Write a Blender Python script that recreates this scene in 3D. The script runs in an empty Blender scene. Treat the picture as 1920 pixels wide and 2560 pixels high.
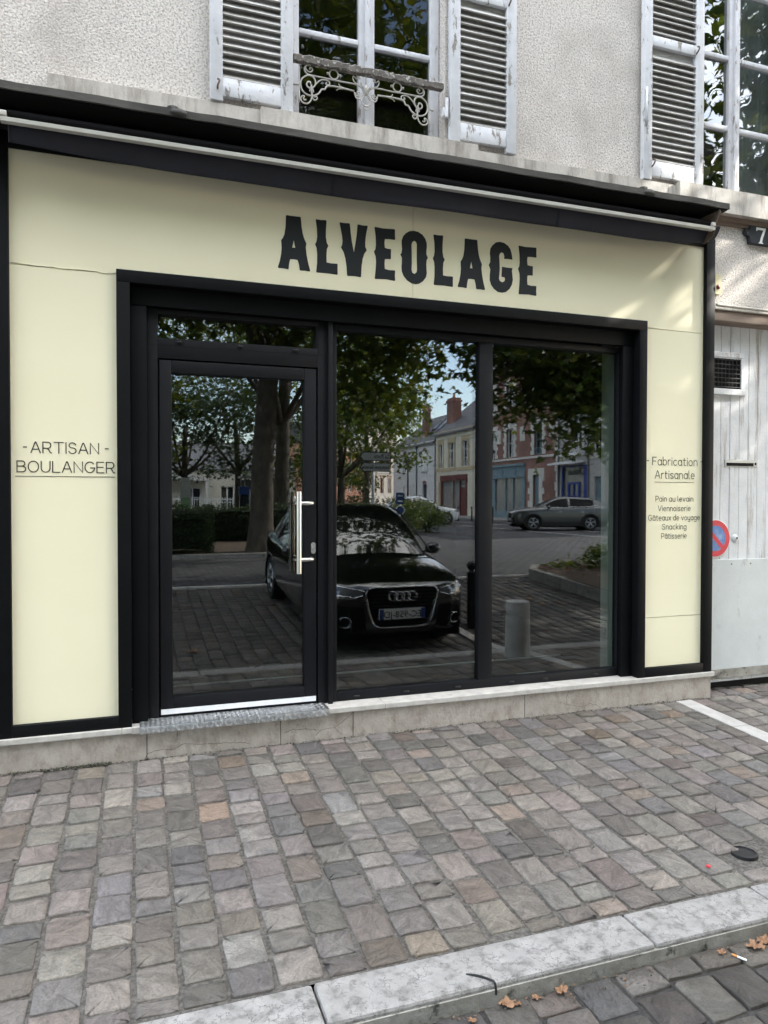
import bpy, bmesh, math, random
from mathutils import Vector, Matrix
R = math.radians
sc = bpy.context.scene
COL = sc.collection
PI = math.pi

# ------------------------------------------------------------------ camera
cam = bpy.data.cameras.new("camera"); camo = bpy.data.objects.new("camera", cam); COL.objects.link(camo)
cam.sensor_fit = 'VERTICAL'; cam.sensor_height = 32.0; cam.lens = 1800.0 / 2560.0 * 32.0
cam.clip_start = 0.05; cam.clip_end = 600
_yaw, _pit, _rol = R(18.967), R(-1.0487), R(0.069)
_f = Vector((math.sin(_yaw) * math.cos(_pit), math.cos(_yaw) * math.cos(_pit), math.sin(_pit)))
_r0 = Vector((math.cos(_yaw), -math.sin(_yaw), 0)); _u0 = _r0.cross(_f)
_r = _r0 * math.cos(_rol) + _u0 * math.sin(_rol); _u = -_r0 * math.sin(_rol) + _u0 * math.cos(_rol)
_m = Matrix((_r, _u, -_f)).transposed().to_4x4(); _m.translation = Vector((0, -4.55, 1.56))
camo.matrix_world = _m
sc.camera = camo

# ------------------------------------------------------------------ light
SUN = Vector((.78, -.25, .50)).normalized()
EXPOSURE = 2.68
SKY = 0.13
w = bpy.data.worlds.new("World"); sc.world = w; w.use_nodes = True
nt = w.node_tree; nt.nodes.clear()
out = nt.nodes.new('ShaderNodeOutputWorld'); bg = nt.nodes.new('ShaderNodeBackground')
sky = nt.nodes.new('ShaderNodeTexSky'); sky.sky_type = 'NISHITA'; sky.sun_disc = False
sky.sun_elevation = math.asin(SUN.z); sky.sun_rotation = math.atan2(SUN.x, SUN.y)
sky.air_density = 1.0; sky.dust_density = .8; sky.ozone_density = 1.0
tc = nt.nodes.new('ShaderNodeTexCoord'); mp = nt.nodes.new('ShaderNodeMapping'); mp.inputs['Scale'].default_value = (1.0, 1.0, 2.4)
nz = nt.nodes.new('ShaderNodeTexNoise'); nz.inputs['Scale'].default_value = 2.6; nz.inputs['Detail'].default_value = 7; nz.inputs['Roughness'].default_value = .58
rp = nt.nodes.new('ShaderNodeValToRGB'); rp.color_ramp.elements[0].position = .43; rp.color_ramp.elements[1].position = .62
mx = nt.nodes.new('ShaderNodeMix'); mx.data_type = 'RGBA'
mx.inputs[7].default_value = (13.5, 13.2, 12.8, 1)
nt.links.new(tc.outputs['Generated'], mp.inputs['Vector']); nt.links.new(mp.outputs[0], nz.inputs['Vector'])
nt.links.new(nz.outputs[0], rp.inputs[0])
sp_ = nt.nodes.new('ShaderNodeSeparateXYZ'); nt.links.new(tc.outputs['Generated'], sp_.inputs[0])
zr_ = nt.nodes.new('ShaderNodeMapRange'); zr_.inputs['From Min'].default_value = 0.0; zr_.inputs['From Max'].default_value = 1.0; zr_.inputs['To Min'].default_value = .50; zr_.inputs['To Max'].default_value = 1.55
nt.links.new(sp_.outputs[2], zr_.inputs[0])
zf_ = nt.nodes.new('ShaderNodeMapRange'); zf_.inputs['From Min'].default_value = .16; zf_.inputs['From Max'].default_value = .42; nt.links.new(sp_.outputs[2], zf_.inputs[0])
mf_ = nt.nodes.new('ShaderNodeMath'); mf_.operation = 'MULTIPLY'; nt.links.new(zf_.outputs[0], mf_.inputs[0]); nt.links.new(rp.outputs[0], mf_.inputs[1]); nt.links.new(mf_.outputs[0], mx.inputs[0])
cl_ = nt.nodes.new('ShaderNodeVectorMath'); cl_.operation = 'SCALE'; cl_.inputs[0].default_value = (11.5, 11.4, 11.3); nt.links.new(zr_.outputs[0], cl_.inputs['Scale']); nt.links.new(cl_.outputs[0], mx.inputs[7])
nt.links.new(sky.outputs[0], mx.inputs[6]); nt.links.new(mx.outputs[2], bg.inputs[0])
bg.inputs[1].default_value = SKY; nt.links.new(bg.outputs[0], out.inputs[0])
sl = bpy.data.lights.new("sun", 'SUN'); sl.energy = 2.2; sl.angle = R(.55); sl.color = (1, .95, .87)
so = bpy.data.objects.new("sun", sl); COL.objects.link(so); so.rotation_euler = (-SUN).to_track_quat('-Z', 'Y').to_euler()
so.location = (12, -8, 14)
vs = sc.view_settings; vs.view_transform = 'Standard'; vs.look = 'None'; vs.exposure = EXPOSURE; vs.gamma = 1; vs.use_curve_mapping = False
sc.cycles.max_bounces = 10; sc.cycles.diffuse_bounces = 4; sc.cycles.glossy_bounces = 5
sc.cycles.transparent_max_bounces = 16; sc.cycles.transmission_bounces = 6
sc.cycles.sample_clamp_indirect = 8.0

CRACKS = [[(.03, -.02), (.061, .032), (.105, .044), (.155, .045), (.205, .037), (.269, .069), (.372, .05), (.463, .048), (.543, .042), (.609, .037), (.663, .026)],
 [(.88, .068), (.936, .083), (1.012, .081), (1.062, .073), (1.12, .061), (1.171, .068), (1.21, .069), (1.262, .097), (1.302, .125), (1.331, .147), (1.358, .164)],
 [(1.088, .025), (1.107, .05), (1.133, .061)], [(1.214, .067), (1.236, .046), (1.259, .02)], [(2.984, .165), (2.974, .134), (2.964, .11), (2.97, .064)],
 [(2.911, .078), (2.993, .051), (3.092, .028), (3.125, .035), (3.162, .05), (3.217, .034), (3.259, .005)], [(.231, .158), (.225, .114)]]
# ------------------------------------------------------------------ materials
MATS = {}
def _nodes(name):
    m = bpy.data.materials.new(name); m.use_nodes = True
    n = m.node_tree.nodes; b = n['Principled BSDF']; MATS[name] = m
    return m, n, m.node_tree.links, b
def pm(name, c, c2=None, scale=4., rough=.6, bump=0., bscale=40., metal=0., coat=0., lo=.35, hi=.65, stretch=(1, 1, 1),
       c3=None, s3=1.2, p3=(.55, .75), rvar=0., ior=1.45, attr=None, bdetail=4., detail=6.):
    """plain procedural surface: two-tone noise, optional third stain tone, bump"""
    m, n, l, b = _nodes(name)
    b.inputs['Roughness'].default_value = rough; b.inputs['Metallic'].default_value = metal; b.inputs['IOR'].default_value = ior
    b.inputs['Coat Weight'].default_value = coat; b.inputs['Coat Roughness'].default_value = .05
    t = n.new('ShaderNodeTexCoord'); mpp = n.new('ShaderNodeMapping'); mpp.inputs['Scale'].default_value = stretch
    l.new(t.outputs['Object'], mpp.inputs['Vector'])
    src = None
    if attr:
        a = n.new('ShaderNodeVertexColor'); a.layer_name = attr; src = a.outputs[0]
    if c2 is not None:
        z = n.new('ShaderNodeTexNoise'); z.inputs['Scale'].default_value = scale; z.inputs['Detail'].default_value = detail; z.inputs['Roughness'].default_value = .6
        l.new(mpp.outputs[0], z.inputs['Vector'])
        r = n.new('ShaderNodeValToRGB'); r.color_ramp.elements[0].position = lo; r.color_ramp.elements[1].position = hi
        r.color_ramp.elements[0].color = (*c, 1); r.color_ramp.elements[1].color = (*c2, 1)
        l.new(z.outputs[0], r.inputs[0]); cur = r.outputs[0]
        if rvar:
            mr = n.new('ShaderNodeMapRange'); mr.inputs['To Min'].default_value = rough - rvar; mr.inputs['To Max'].default_value = rough + rvar
            l.new(z.outputs[0], mr.inputs[0]); l.new(mr.outputs[0], b.inputs['Roughness'])
        if src is not None:
            k = n.new('ShaderNodeMix'); k.data_type = 'RGBA'; k.blend_type = 'MULTIPLY'; k.inputs[0].default_value = 1
            l.new(src, k.inputs[6]); l.new(cur, k.inputs[7]); cur = k.outputs[2]
        if c3 is not None:
            z3 = n.new('ShaderNodeTexNoise'); z3.inputs['Scale'].default_value = s3; z3.inputs['Detail'].default_value = 8; z3.inputs['Roughness'].default_value = .7
            l.new(mpp.outputs[0], z3.inputs['Vector'])
            r3 = n.new('ShaderNodeValToRGB'); r3.color_ramp.elements[0].position = p3[0]; r3.color_ramp.elements[1].position = p3[1]
            l.new(z3.outputs[0], r3.inputs[0])
            k = n.new('ShaderNodeMix'); k.data_type = 'RGBA'; l.new(r3.outputs[0], k.inputs[0]); l.new(cur, k.inputs[6]); k.inputs[7].default_value = (*c3, 1); cur = k.outputs[2]
        l.new(cur, b.inputs['Base Color'])
    else:
        if src is not None: l.new(src, b.inputs['Base Color'])
        else: b.inputs['Base Color'].default_value = (*c, 1)
    if bump:
        zb = n.new('ShaderNodeTexNoise'); zb.inputs['Scale'].default_value = bscale; zb.inputs['Detail'].default_value = bdetail; zb.inputs['Roughness'].default_value = .6
        l.new(mpp.outputs[0], zb.inputs['Vector'])
        bp = n.new('ShaderNodeBump'); bp.inputs['Strength'].default_value = 1; bp.inputs['Distance'].default_value = bump
        l.new(zb.outputs[0], bp.inputs['Height']); l.new(bp.outputs[0], b.inputs['Normal'])
    return m
def glass_mat(name, r0=.06, tint=(.8, .84, .82), graz=.5, bumpd=0., bs=4.):
    m, n, l, b = _nodes(name); n.remove(b); o = n['Material Output']
    tr = n.new('ShaderNodeBsdfTransparent'); tr.inputs[0].default_value = (*tint, 1)
    gl = n.new('ShaderNodeBsdfGlossy'); gl.inputs['Roughness'].default_value = 0.0; gl.inputs['Color'].default_value = (1, 1, 1, 1)
    lw = n.new('ShaderNodeLayerWeight'); lw.inputs[0].default_value = .5
    p = n.new('ShaderNodeMath'); p.operation = 'POWER'; p.inputs[1].default_value = 4
    q = n.new('ShaderNodeMath'); q.operation = 'MULTIPLY_ADD'; q.inputs[1].default_value = graz; q.inputs[2].default_value = r0
    mi = n.new('ShaderNodeMixShader')
    l.new(lw.outputs['Facing'], p.inputs[0]); l.new(p.outputs[0], q.inputs[0]); l.new(q.outputs[0], mi.inputs[0])
    l.new(tr.outputs[0], mi.inputs[1]); l.new(gl.outputs[0], mi.inputs[2]); l.new(mi.outputs[0], o.inputs[0])
    if bumpd:
        t = n.new('ShaderNodeTexCoord'); z = n.new('ShaderNodeTexNoise'); z.inputs['Scale'].default_value = bs; z.inputs['Detail'].default_value = 1
        l.new(t.outputs['Object'], z.inputs['Vector'])
        bp = n.new('ShaderNodeBump'); bp.inputs['Distance'].default_value = bumpd; bp.inputs['Strength'].default_value = 1
        l.new(z.outputs[0], bp.inputs['Height']); l.new(bp.outputs[0], gl.inputs['Normal'])
    return m
def brick_mat(name, c1, c2, mortar, bw=.22, bh=.065, ms=.012, axes='yz', bump=.004, rough=.85, off=.5):
    m, n, l, b = _nodes(name); b.inputs['Roughness'].default_value = rough
    t = n.new('ShaderNodeTexCoord'); s = n.new('ShaderNodeSeparateXYZ'); c = n.new('ShaderNodeCombineXYZ')
    l.new(t.outputs['Object'], s.inputs[0]); l.new(s.outputs['xyz'.index(axes[0])], c.inputs[0]); l.new(s.outputs['xyz'.index(axes[1])], c.inputs[1])
    k = n.new('ShaderNodeTexBrick'); k.inputs['Scale'].default_value = 1; k.inputs['Brick Width'].default_value = bw; k.inputs['Row Height'].default_value = bh
    k.inputs['Mortar Size'].default_value = ms; k.inputs['Mortar Smooth'].default_value = .3; k.offset = off
    k.inputs['Color1'].default_value = (*c1, 1); k.inputs['Color2'].default_value = (*c2, 1); k.inputs['Mortar'].default_value = (*mortar, 1)
    l.new(c.outputs[0], k.inputs['Vector'])
    z = n.new('ShaderNodeTexNoise'); z.inputs['Scale'].default_value = .7; z.inputs['Detail'].default_value = 8; l.new(t.outputs['Object'], z.inputs['Vector'])
    mr = n.new('ShaderNodeMapRange'); mr.inputs['From Min'].default_value = .3; mr.inputs['From Max'].default_value = .7; mr.inputs['To Min'].default_value = .7; mr.inputs['To Max'].default_value = 1.25
    l.new(z.outputs[0], mr.inputs[0])
    mu = n.new('ShaderNodeMix'); mu.data_type = 'RGBA'; mu.blend_type = 'MULTIPLY'; mu.inputs[0].default_value = 1
    l.new(k.outputs['Color'], mu.inputs[6]); l.new(mr.outputs[0], mu.inputs[7]); l.new(mu.outputs[2], b.inputs['Base Color'])
    bp = n.new('ShaderNodeBump'); bp.inputs['Distance'].default_value = bump; bp.invert = True
    l.new(k.outputs['Fac'], bp.inputs['Height']); l.new(bp.outputs[0], b.inputs['Normal'])
    return m
def leaf_mat(name, attr='Col', gain=1., trans=.35):
    m, n, l, b = _nodes(name); n.remove(b); o = n['Material Output']
    a = n.new('ShaderNodeVertexColor'); a.layer_name = attr
    d = n.new('ShaderNodeBsdfPrincipled'); d.inputs['Roughness'].default_value = .5; d.inputs['Specular IOR Level'].default_value = .35
    t = n.new('ShaderNodeBsdfTranslucent'); mi = n.new('ShaderNodeMixShader'); mi.inputs[0].default_value = trans
    h = n.new('ShaderNodeHueSaturation'); h.inputs['Hue'].default_value = .47; h.inputs['Value'].default_value = 1.6; h.inputs['Saturation'].default_value = 1.1
    l.new(a.outputs[0], d.inputs['Base Color']); l.new(a.outputs[0], h.inputs['Color']); l.new(h.outputs[0], t.inputs[0])
    l.new(d.outputs[0], mi.inputs[1]); l.new(t.outputs[0], mi.inputs[2]); l.new(mi.outputs[0], o.inputs[0])
    return m
def stone_mat(name, rough=.72, bump=.007, cleft=.004):
    """natural split sett: colour attribute per stone, veins, cleft relief"""
    m, n, l, b = _nodes(name); b.inputs['Roughness'].default_value = rough
    a = n.new('ShaderNodeVertexColor'); a.layer_name = 'Col'
    t = n.new('ShaderNodeTexCoord')
    rot = n.new('ShaderNodeVertexColor'); rot.layer_name = 'Rnd'
    add = n.new('ShaderNodeVectorMath'); add.operation = 'MULTIPLY_ADD'; add.inputs[1].default_value = (7, 9, 5)
    l.new(rot.outputs[0], add.inputs[0]); l.new(t.outputs['Object'], add.inputs[2])
    vr = n.new('ShaderNodeVectorRotate'); vr.rotation_type = 'Z_AXIS'
    sx = n.new('ShaderNodeSeparateColor'); l.new(rot.outputs[0], sx.inputs[0])
    mm = n.new('ShaderNodeMath'); mm.operation = 'MULTIPLY'; mm.inputs[1].default_value = 6.28; l.new(sx.outputs[0], mm.inputs[0]); l.new(mm.outputs[0], vr.inputs['Angle'])
    l.new(add.outputs[0], vr.inputs['Vector'])
    st = n.new('ShaderNodeMapping'); st.inputs['Scale'].default_value = (1, 1.9, 1); l.new(vr.outputs[0], st.inputs['Vector'])
    z = n.new('ShaderNodeTexNoise'); z.inputs['Scale'].default_value = 9; z.inputs['Detail'].default_value = 10; z.inputs['Roughness'].default_value = .65; z.inputs['Distortion'].default_value = 1.1
    l.new(st.outputs[0], z.inputs['Vector'])
    z2 = n.new('ShaderNodeTexNoise'); z2.inputs['Scale'].default_value = 120; z2.inputs['Detail'].default_value = 4; l.new(add.outputs[0], z2.inputs['Vector'])
    r = n.new('ShaderNodeMapRange'); r.inputs['From Min'].default_value = .3; r.inputs['From Max'].default_value = .7; r.inputs['To Min'].default_value = .58; r.inputs['To Max'].default_value = 1.30
    l.new(z.outputs[0], r.inputs[0])
    r2 = n.new('ShaderNodeMapRange'); r2.inputs['From Min'].default_value = .3; r2.inputs['From Max'].default_value = .7; r2.inputs['To Min'].default_value = .80; r2.inputs['To Max'].default_value = 1.20
    l.new(z2.outputs[0], r2.inputs[0])
    p = n.new('ShaderNodeMath'); p.operation = 'MULTIPLY'; l.new(r.outputs[0], p.inputs[0]); l.new(r2.outputs[0], p.inputs[1])
    mu = n.new('ShaderNodeMix'); mu.data_type = 'RGBA'; mu.blend_type = 'MULTIPLY'; mu.inputs[0].default_value = 1
    l.new(a.outputs[0], mu.inputs[6]); l.new(p.outputs[0], mu.inputs[7]); l.new(mu.outputs[2], b.inputs['Base Color'])
    # stepped cleft: terraced noise
    sn = n.new('ShaderNodeMath'); sn.operation = 'SNAP'; sn.inputs[1].default_value = .11; l.new(z.outputs[0], sn.inputs[0])
    av = n.new('ShaderNodeMath'); av.operation = 'MULTIPLY_ADD'; av.inputs[1].default_value = .5; l.new(z.outputs[0], av.inputs[0]); l.new(sn.outputs[0], av.inputs[2])
    b1 = n.new('ShaderNodeBump'); b1.inputs['Distance'].default_value = bump * 2.1; l.new(av.outputs[0], b1.inputs['Height'])
    b2 = n.new('ShaderNodeBump'); b2.inputs['Distance'].default_value = .0012; l.new(z2.outputs[0], b2.inputs['Height']); l.new(b1.outputs[0], b2.inputs['Normal'])
    l.new(b2.outputs[0], b.inputs['Normal'])
    return m

def stain_mat(name, base, c2, dirt, rough=.75, scale=5., bump=.002, bs=60, vstretch=.12, amt=(.5, .72), cracks=0., crack_scale=3.):
    """painted wood / stone with vertical dirt streaks, chips and optional hairline cracks"""
    m, n, l, b = _nodes(name); b.inputs['Roughness'].default_value = rough
    t = n.new('ShaderNodeTexCoord'); mpp = n.new('ShaderNodeMapping'); mpp.inputs['Scale'].default_value = (1, 1, vstretch); l.new(t.outputs['Object'], mpp.inputs['Vector'])
    z = n.new('ShaderNodeTexNoise'); z.inputs['Scale'].default_value = scale; z.inputs['Detail'].default_value = 9; z.inputs['Roughness'].default_value = .68; l.new(t.outputs['Object'], z.inputs['Vector'])
    r = n.new('ShaderNodeValToRGB'); r.color_ramp.elements[0].position = .35; r.color_ramp.elements[1].position = .65
    r.color_ramp.elements[0].color = (*base, 1); r.color_ramp.elements[1].color = (*c2, 1); l.new(z.outputs[0], r.inputs[0])
    d = n.new('ShaderNodeTexNoise'); d.inputs['Scale'].default_value = scale * 2.2; d.inputs['Detail'].default_value = 9; d.inputs['Roughness'].default_value = .7; l.new(mpp.outputs[0], d.inputs['Vector'])
    rd = n.new('ShaderNodeValToRGB'); rd.color_ramp.elements[0].position = amt[0]; rd.color_ramp.elements[1].position = amt[1]; l.new(d.outputs[0], rd.inputs[0])
    k = n.new('ShaderNodeMix'); k.data_type = 'RGBA'; l.new(rd.outputs[0], k.inputs[0]); l.new(r.outputs[0], k.inputs[6]); k.inputs[7].default_value = (*dirt, 1)
    cur = k.outputs[2]
    if cracks:
        v = n.new('ShaderNodeTexVoronoi'); v.feature = 'DISTANCE_TO_EDGE'; v.inputs['Scale'].default_value = crack_scale
        dm = n.new('ShaderNodeMix'); dm.data_type = 'VECTOR'; dm.inputs[0].default_value = .12
        l.new(t.outputs['Object'], dm.inputs[4]); l.new(z.outputs[1], dm.inputs[5]); l.new(dm.outputs[1], v.inputs['Vector'])
        lt = n.new('ShaderNodeMath'); lt.operation = 'LESS_THAN'; lt.inputs[1].default_value = .012 * cracks; l.new(v.outputs[0], lt.inputs[0])
        gm = n.new('ShaderNodeMath'); gm.operation = 'GREATER_THAN'; gm.inputs[1].default_value = .49; l.new(z.outputs[0], gm.inputs[0])
        mm2 = n.new('ShaderNodeMath'); mm2.operation = 'MULTIPLY'; l.new(lt.outputs[0], mm2.inputs[0]); l.new(gm.outputs[0], mm2.inputs[1])
        k2 = n.new('ShaderNodeMix'); k2.data_type = 'RGBA'; l.new(mm2.outputs[0], k2.inputs[0]); l.new(cur, k2.inputs[6]); k2.inputs[7].default_value = (base[0] * .3, base[1] * .3, base[2] * .3, 1); cur = k2.outputs[2]
    l.new(cur, b.inputs['Base Color'])
    zb = n.new('ShaderNodeTexNoise'); zb.inputs['Scale'].default_value = bs; zb.inputs['Detail'].default_value = 4; l.new(t.outputs['Object'], zb.inputs['Vector'])
    ad = n.new('ShaderNodeMath'); ad.operation = 'MULTIPLY_ADD'; ad.inputs[1].default_value = -.6; l.new(rd.outputs[0], ad.inputs[0]); l.new(zb.outputs[0], ad.inputs[2])
    bp = n.new('ShaderNodeBump'); bp.inputs['Distance'].default_value = bump; l.new(ad.outputs[0], bp.inputs['Height']); l.new(bp.outputs[0], b.inputs['Normal'])
    return m

# shop
M_stucco = pm('stucco', (.35, .32, .295), (.69, .65, .61), scale=75, rough=.95, bump=.0085, bscale=80, bdetail=5, lo=.36, hi=.54, c3=(.38, .35, .315), s3=1.4, p3=(.48, .80))
M_band = stain_mat('render_band', (.42, .39, .35), (.54, .51, .465), (.20, .18, .155), scale=4.5, vstretch=.2, amt=(.46, .70))
M_board = pm('weathered_board', (.040, .039, .036), (.085, .082, .074), scale=6, rough=.9, bump=.003, bscale=40, c3=(.10, .10, .085), s3=14, p3=(.58, .68), stretch=(.35, 1, 1))
M_awning = pm('awning_fabric', (.019, .020, .030), (.027, .028, .041), scale=3, rough=.8, bump=.0015, bscale=300)
M_awnblack = pm('awning_black', (.0025, .0025, .0035), rough=.7, ior=1.25)
M_silver = pm('bar_aluminium', (.55, .54, .50), (.62, .61, .57), scale=3, rough=.45, metal=.35)
M_panel = pm('cream_panel', (.80, .755, .555), (.83, .785, .585), scale=1.1, rough=.32, bump=.0012, bscale=2.2, bdetail=2, detail=2)
M_vinyl = pm('black_vinyl', (.016, .018, .022), rough=.4)
M_ink = pm('brown_vinyl', (.03, .026, .02), rough=.5)
M_frame = pm('black_powder_coat', (.003, .0035, .0045), (.0045, .005, .006), scale=2, rough=.55, bump=.0002, bscale=300, ior=1.22)
M_frame2 = pm('anthracite_powder_coat', (.006, .0065, .0085), (.008, .0085, .0105), scale=2, rough=.5, ior=1.28)
M_gap = pm('gap_black', (.002, .002, .002), rough=1)
M_glass = glass_mat('shop_glass', r0=.10, tint=(.62, .66, .64), graz=.45)
M_dirtyglass = glass_mat('dirty_window_glass', r0=.028, tint=(.6, .62, .62), graz=.4, bumpd=.0025, bs=4)
M_oldglass = glass_mat('old_window_glass', r0=.10, tint=(.75, .78, .78), graz=.5, bumpd=.0025, bs=4)
M_steel = pm('brushed_steel', (.62, .60, .56), (.70, .68, .64), scale=60, rough=.32, metal=1, stretch=(1, 1, .03))
M_tread = pm('tread_aluminium', (.42, .43, .44), (.55, .56, .57), scale=12, rough=.42, metal=1, bump=.0006, bscale=60)
M_white = pm('white_strip', (.82, .83, .86), (.74, .75, .77), scale=20, rough=.4)
M_sill = pm('sill_stone', (.40, .38, .355), (.52, .50, .47), scale=14, rough=.7, bump=.0012, bscale=90, c3=(.27, .25, .22), s3=7, p3=(.58, .72))
M_plinth = stain_mat('plinth_concrete', (.31, .272, .238), (.43, .39, .35), (.20, .165, .135), scale=6, vstretch=.6, amt=(.48, .74), bump=.003)
M_shutter = stain_mat('flaking_white_paint', (.60, .61, .64), (.70, .71, .74), (.27, .25, .23), scale=10, vstretch=.3, amt=(.575, .615), bump=.002, bs=40)
M_slat = pm('slat_wood', (.33, .32, .30), (.52, .51, .50), scale=14, rough=.9, bump=.002, bscale=60, stretch=(.15, 1, 1), c3=(.26, .25, .23), s3=12, p3=(.5, .6))
M_winwood = stain_mat('window_wood', (.60, .61, .65), (.70, .71, .75), (.30, .27, .24), scale=9, vstretch=.3, amt=(.58, .63))
M_railwood = stain_mat('bare_wood', (.10, .09, .08), (.20, .18, .16), (.60, .58, .54), scale=16, vstretch=1, amt=(.565, .60), bump=.004)
M_iron = pm('white_iron', (.46, .44, .41), (.36, .34, .31), scale=30, rough=.55)
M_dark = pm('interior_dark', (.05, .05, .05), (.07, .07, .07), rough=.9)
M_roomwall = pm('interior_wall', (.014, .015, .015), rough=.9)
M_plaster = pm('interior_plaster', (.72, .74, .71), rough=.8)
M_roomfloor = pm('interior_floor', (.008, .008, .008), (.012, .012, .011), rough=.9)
M_curtain = pm('dusty_curtain', (.33, .33, .34), (.40, .40, .41), scale=5, rough=.9)
M_gate = stain_mat('gate_boards', (.62, .63, .65), (.70, .71, .73), (.28, .24, .21), scale=7, vstretch=.1, amt=(.53, .70), bump=.003)
M_sheet = stain_mat('galvanised_sheet', (.50, .53, .54), (.56, .59, .60), (.33, .33, .32), scale=3, vstretch=.5, amt=(.60, .74), rough=.5, bump=.001)
M_beam = pm('beam_wood', (.17, .125, .10), (.28, .22, .18), scale=6, rough=.9, bump=.004, bscale=30, stretch=(.2, 1, 1))
M_plate7 = pm('number_enamel', (.03, .035, .045), rough=.35)
M_paint_white = pm('white_paint', (.80, .80, .78), rough=.5)
M_red = pm('sign_red', (.55, .02, .04), (.62, .04, .06), scale=12, rough=.45)
M_blue = pm('sign_blue', (.09, .20, .48), (.30, .42, .62), scale=18, rough=.5, lo=.45, hi=.75)
M_alarm = pm('alarm_cream', (.60, .54, .34), rough=.5)
M_rust = pm('rusty_iron', (.10, .07, .055), (.16, .12, .10), scale=30, rough=.8)
# ground
M_sett = stone_mat('setts')
M_mortar = pm('joint_sand', (.055, .051, .046), (.15, .14, .125), scale=60, rough=1, bump=.006, bscale=140)
M_darkjoint = pm('dark_joint', (.03, .029, .028), (.06, .057, .054), scale=60, rough=1, bump=.005, bscale=140)
M_crack = pm('crack_dark', (.12, .10, .085), rough=1)
M_kerb = stain_mat('kerb_limestone', (.245, .237, .226), (.335, .325, .312), (.13, .125, .118), scale=9, vstretch=1, amt=(.48, .68), cracks=1.1, crack_scale=22, bump=.004)
M_kerbface = pm('kerb_face', (.20, .19, .165), (.33, .32, .29), scale=9, rough=.95, bump=.004, bscale=50, c3=(.05, .05, .04), s3=11, p3=(.56, .66))
M_street = brick_mat('street_setts', (.040, .039, .043), (.075, .072, .078), (.010, .010, .010), bw=.30, bh=.20, ms=.028, axes='xy', bump=.045, rough=.85)
M_asphalt = pm('asphalt', (.05, .05, .052), (.07, .07, .072), scale=20, rough=.9)
M_line = pm('line_stone', (.33, .32, .305), (.42, .41, .395), scale=12, rough=.8, bump=.002, bscale=60)
M_soil = pm('bed_soil', (.05, .035, .025), (.10, .07, .05), scale=9, rough=1, bump=.03, bscale=14, c3=(.16, .10, .06), s3=24, p3=(.56, .62))
M_paving = pm('far_paving', (.20, .195, .19), (.26, .25, .245), scale=3, rough=.9)
# street objects
M_leaf = leaf_mat('leaf')
M_bark = pm('plane_bark', (.055, .046, .037), (.115, .098, .078), scale=7, rough=.95, bump=.02, bscale=14, stretch=(1, 1, .5), c3=(.17, .15, .12), s3=3, p3=(.56, .66))
M_dryleaf = pm('dry_leaf', (.22, .12, .065), (.32, .19, .11), scale=25, rough=.8)
M_black = pm('car_black', (.004, .0045, .005), rough=.12, coat=1., ior=1.6)
M_carglass2 = pm('car_glass_dark', (.003, .004, .005), rough=.04, ior=1.2)
M_carglass = pm('car_glass', (.006, .007, .008), rough=.02, ior=1.75, coat=.8)
M_tyre = pm('tyre', (.012, .012, .012), rough=.8)
M_rim = pm('alloy_rim', (.42, .43, .45), rough=.3, metal=.9)
M_chrome = pm('chrome', (.75, .76, .78), rough=.12, metal=1)
M_plastic = pm('black_plastic', (.010, .010, .011), rough=.5)
M_lamp = pm('lamp_glass', (.20, .21, .23), rough=.05, metal=.5)
M_grey = pm('car_grey', (.075, .078, .08), rough=.3, metal=.5, coat=1.)
M_carwhite = pm('car_white', (.75, .76, .78), rough=.25, coat=1.)
M_postblack = pm('bollard_black', (.008, .009, .012), rough=.35)
M_bollstone = pm('bollard_stone', (.40, .39, .37), (.55, .54, .52), scale=8, rough=.9, bump=.004, bscale=50)
M_galv = pm('galvanised', (.42, .43, .43), rough=.5, metal=.6)
M_brick = brick_mat('red_brick', (.22, .085, .062), (.29, .125, .09), (.24, .19, .165), axes='xz')
M_stone = pm('trim_stone', (.56, .54, .50), (.66, .64, .60), scale=4, rough=.85)
M_whiterender = pm('white_render', (.58, .575, .575), (.66, .655, .65), scale=1.2, rough=.9)
M_creamrender = pm('cream_render', (.58, .545, .45), (.65, .615, .52), scale=1.3, rough=.9)
M_greyrender = pm('grey_render', (.40, .385, .37), (.46, .445, .43), scale=1.2, rough=.9)
M_buff = pm('buff_trim', (.46, .38, .24), rough=.9)
M_slate = pm('slate_roof', (.065, .068, .078), (.11, .112, .125), scale=9, rough=.6, bump=.01, bscale=30)
M_pane = pm('dark_pane', (.012, .015, .018), rough=.06, ior=1.6)
M_lace = pm('pane_with_blind', (.16, .17, .17), (.26, .27, .27), scale=7, rough=.15, stretch=(1, 3, .2))
M_bluegrey = pm('blue_grey_joinery', (.14, .21, .25), (.17, .25, .29), scale=3, rough=.55)
M_navy = pm('blue_joinery', (.015, .04, .25), rough=.45)
M_maroon = pm('maroon_joinery', (.10, .022, .022), rough=.5)
M_brownsh = pm('red_brown_shutter', (.16, .05, .04), rough=.6)
M_joinwhite = pm('white_joinery', (.72, .73, .74), rough=.5)
M_zinc = pm('zinc_pipe', (.12, .13, .15), rough=.5)
M_pinkrender = pm('pink_render', (.68, .60, .52), (.74, .66, .58), scale=.8, rough=.9)
M_brickpink = pm('pale_brick', (.42, .20, .13), (.50, .27, .18), scale=5, rough=.9)
M_signgrey = pm('sign_face', (.42, .44, .44), rough=.45)
M_signblue = pm('parking_blue', (.02, .055, .20), rough=.4)
M_paper = pm('paper', (.62, .66, .62), rough=.8)
M_green = pm('poster_green', (.12, .30, .12), (.30, .42, .28), scale=8, rough=.5)

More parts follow.
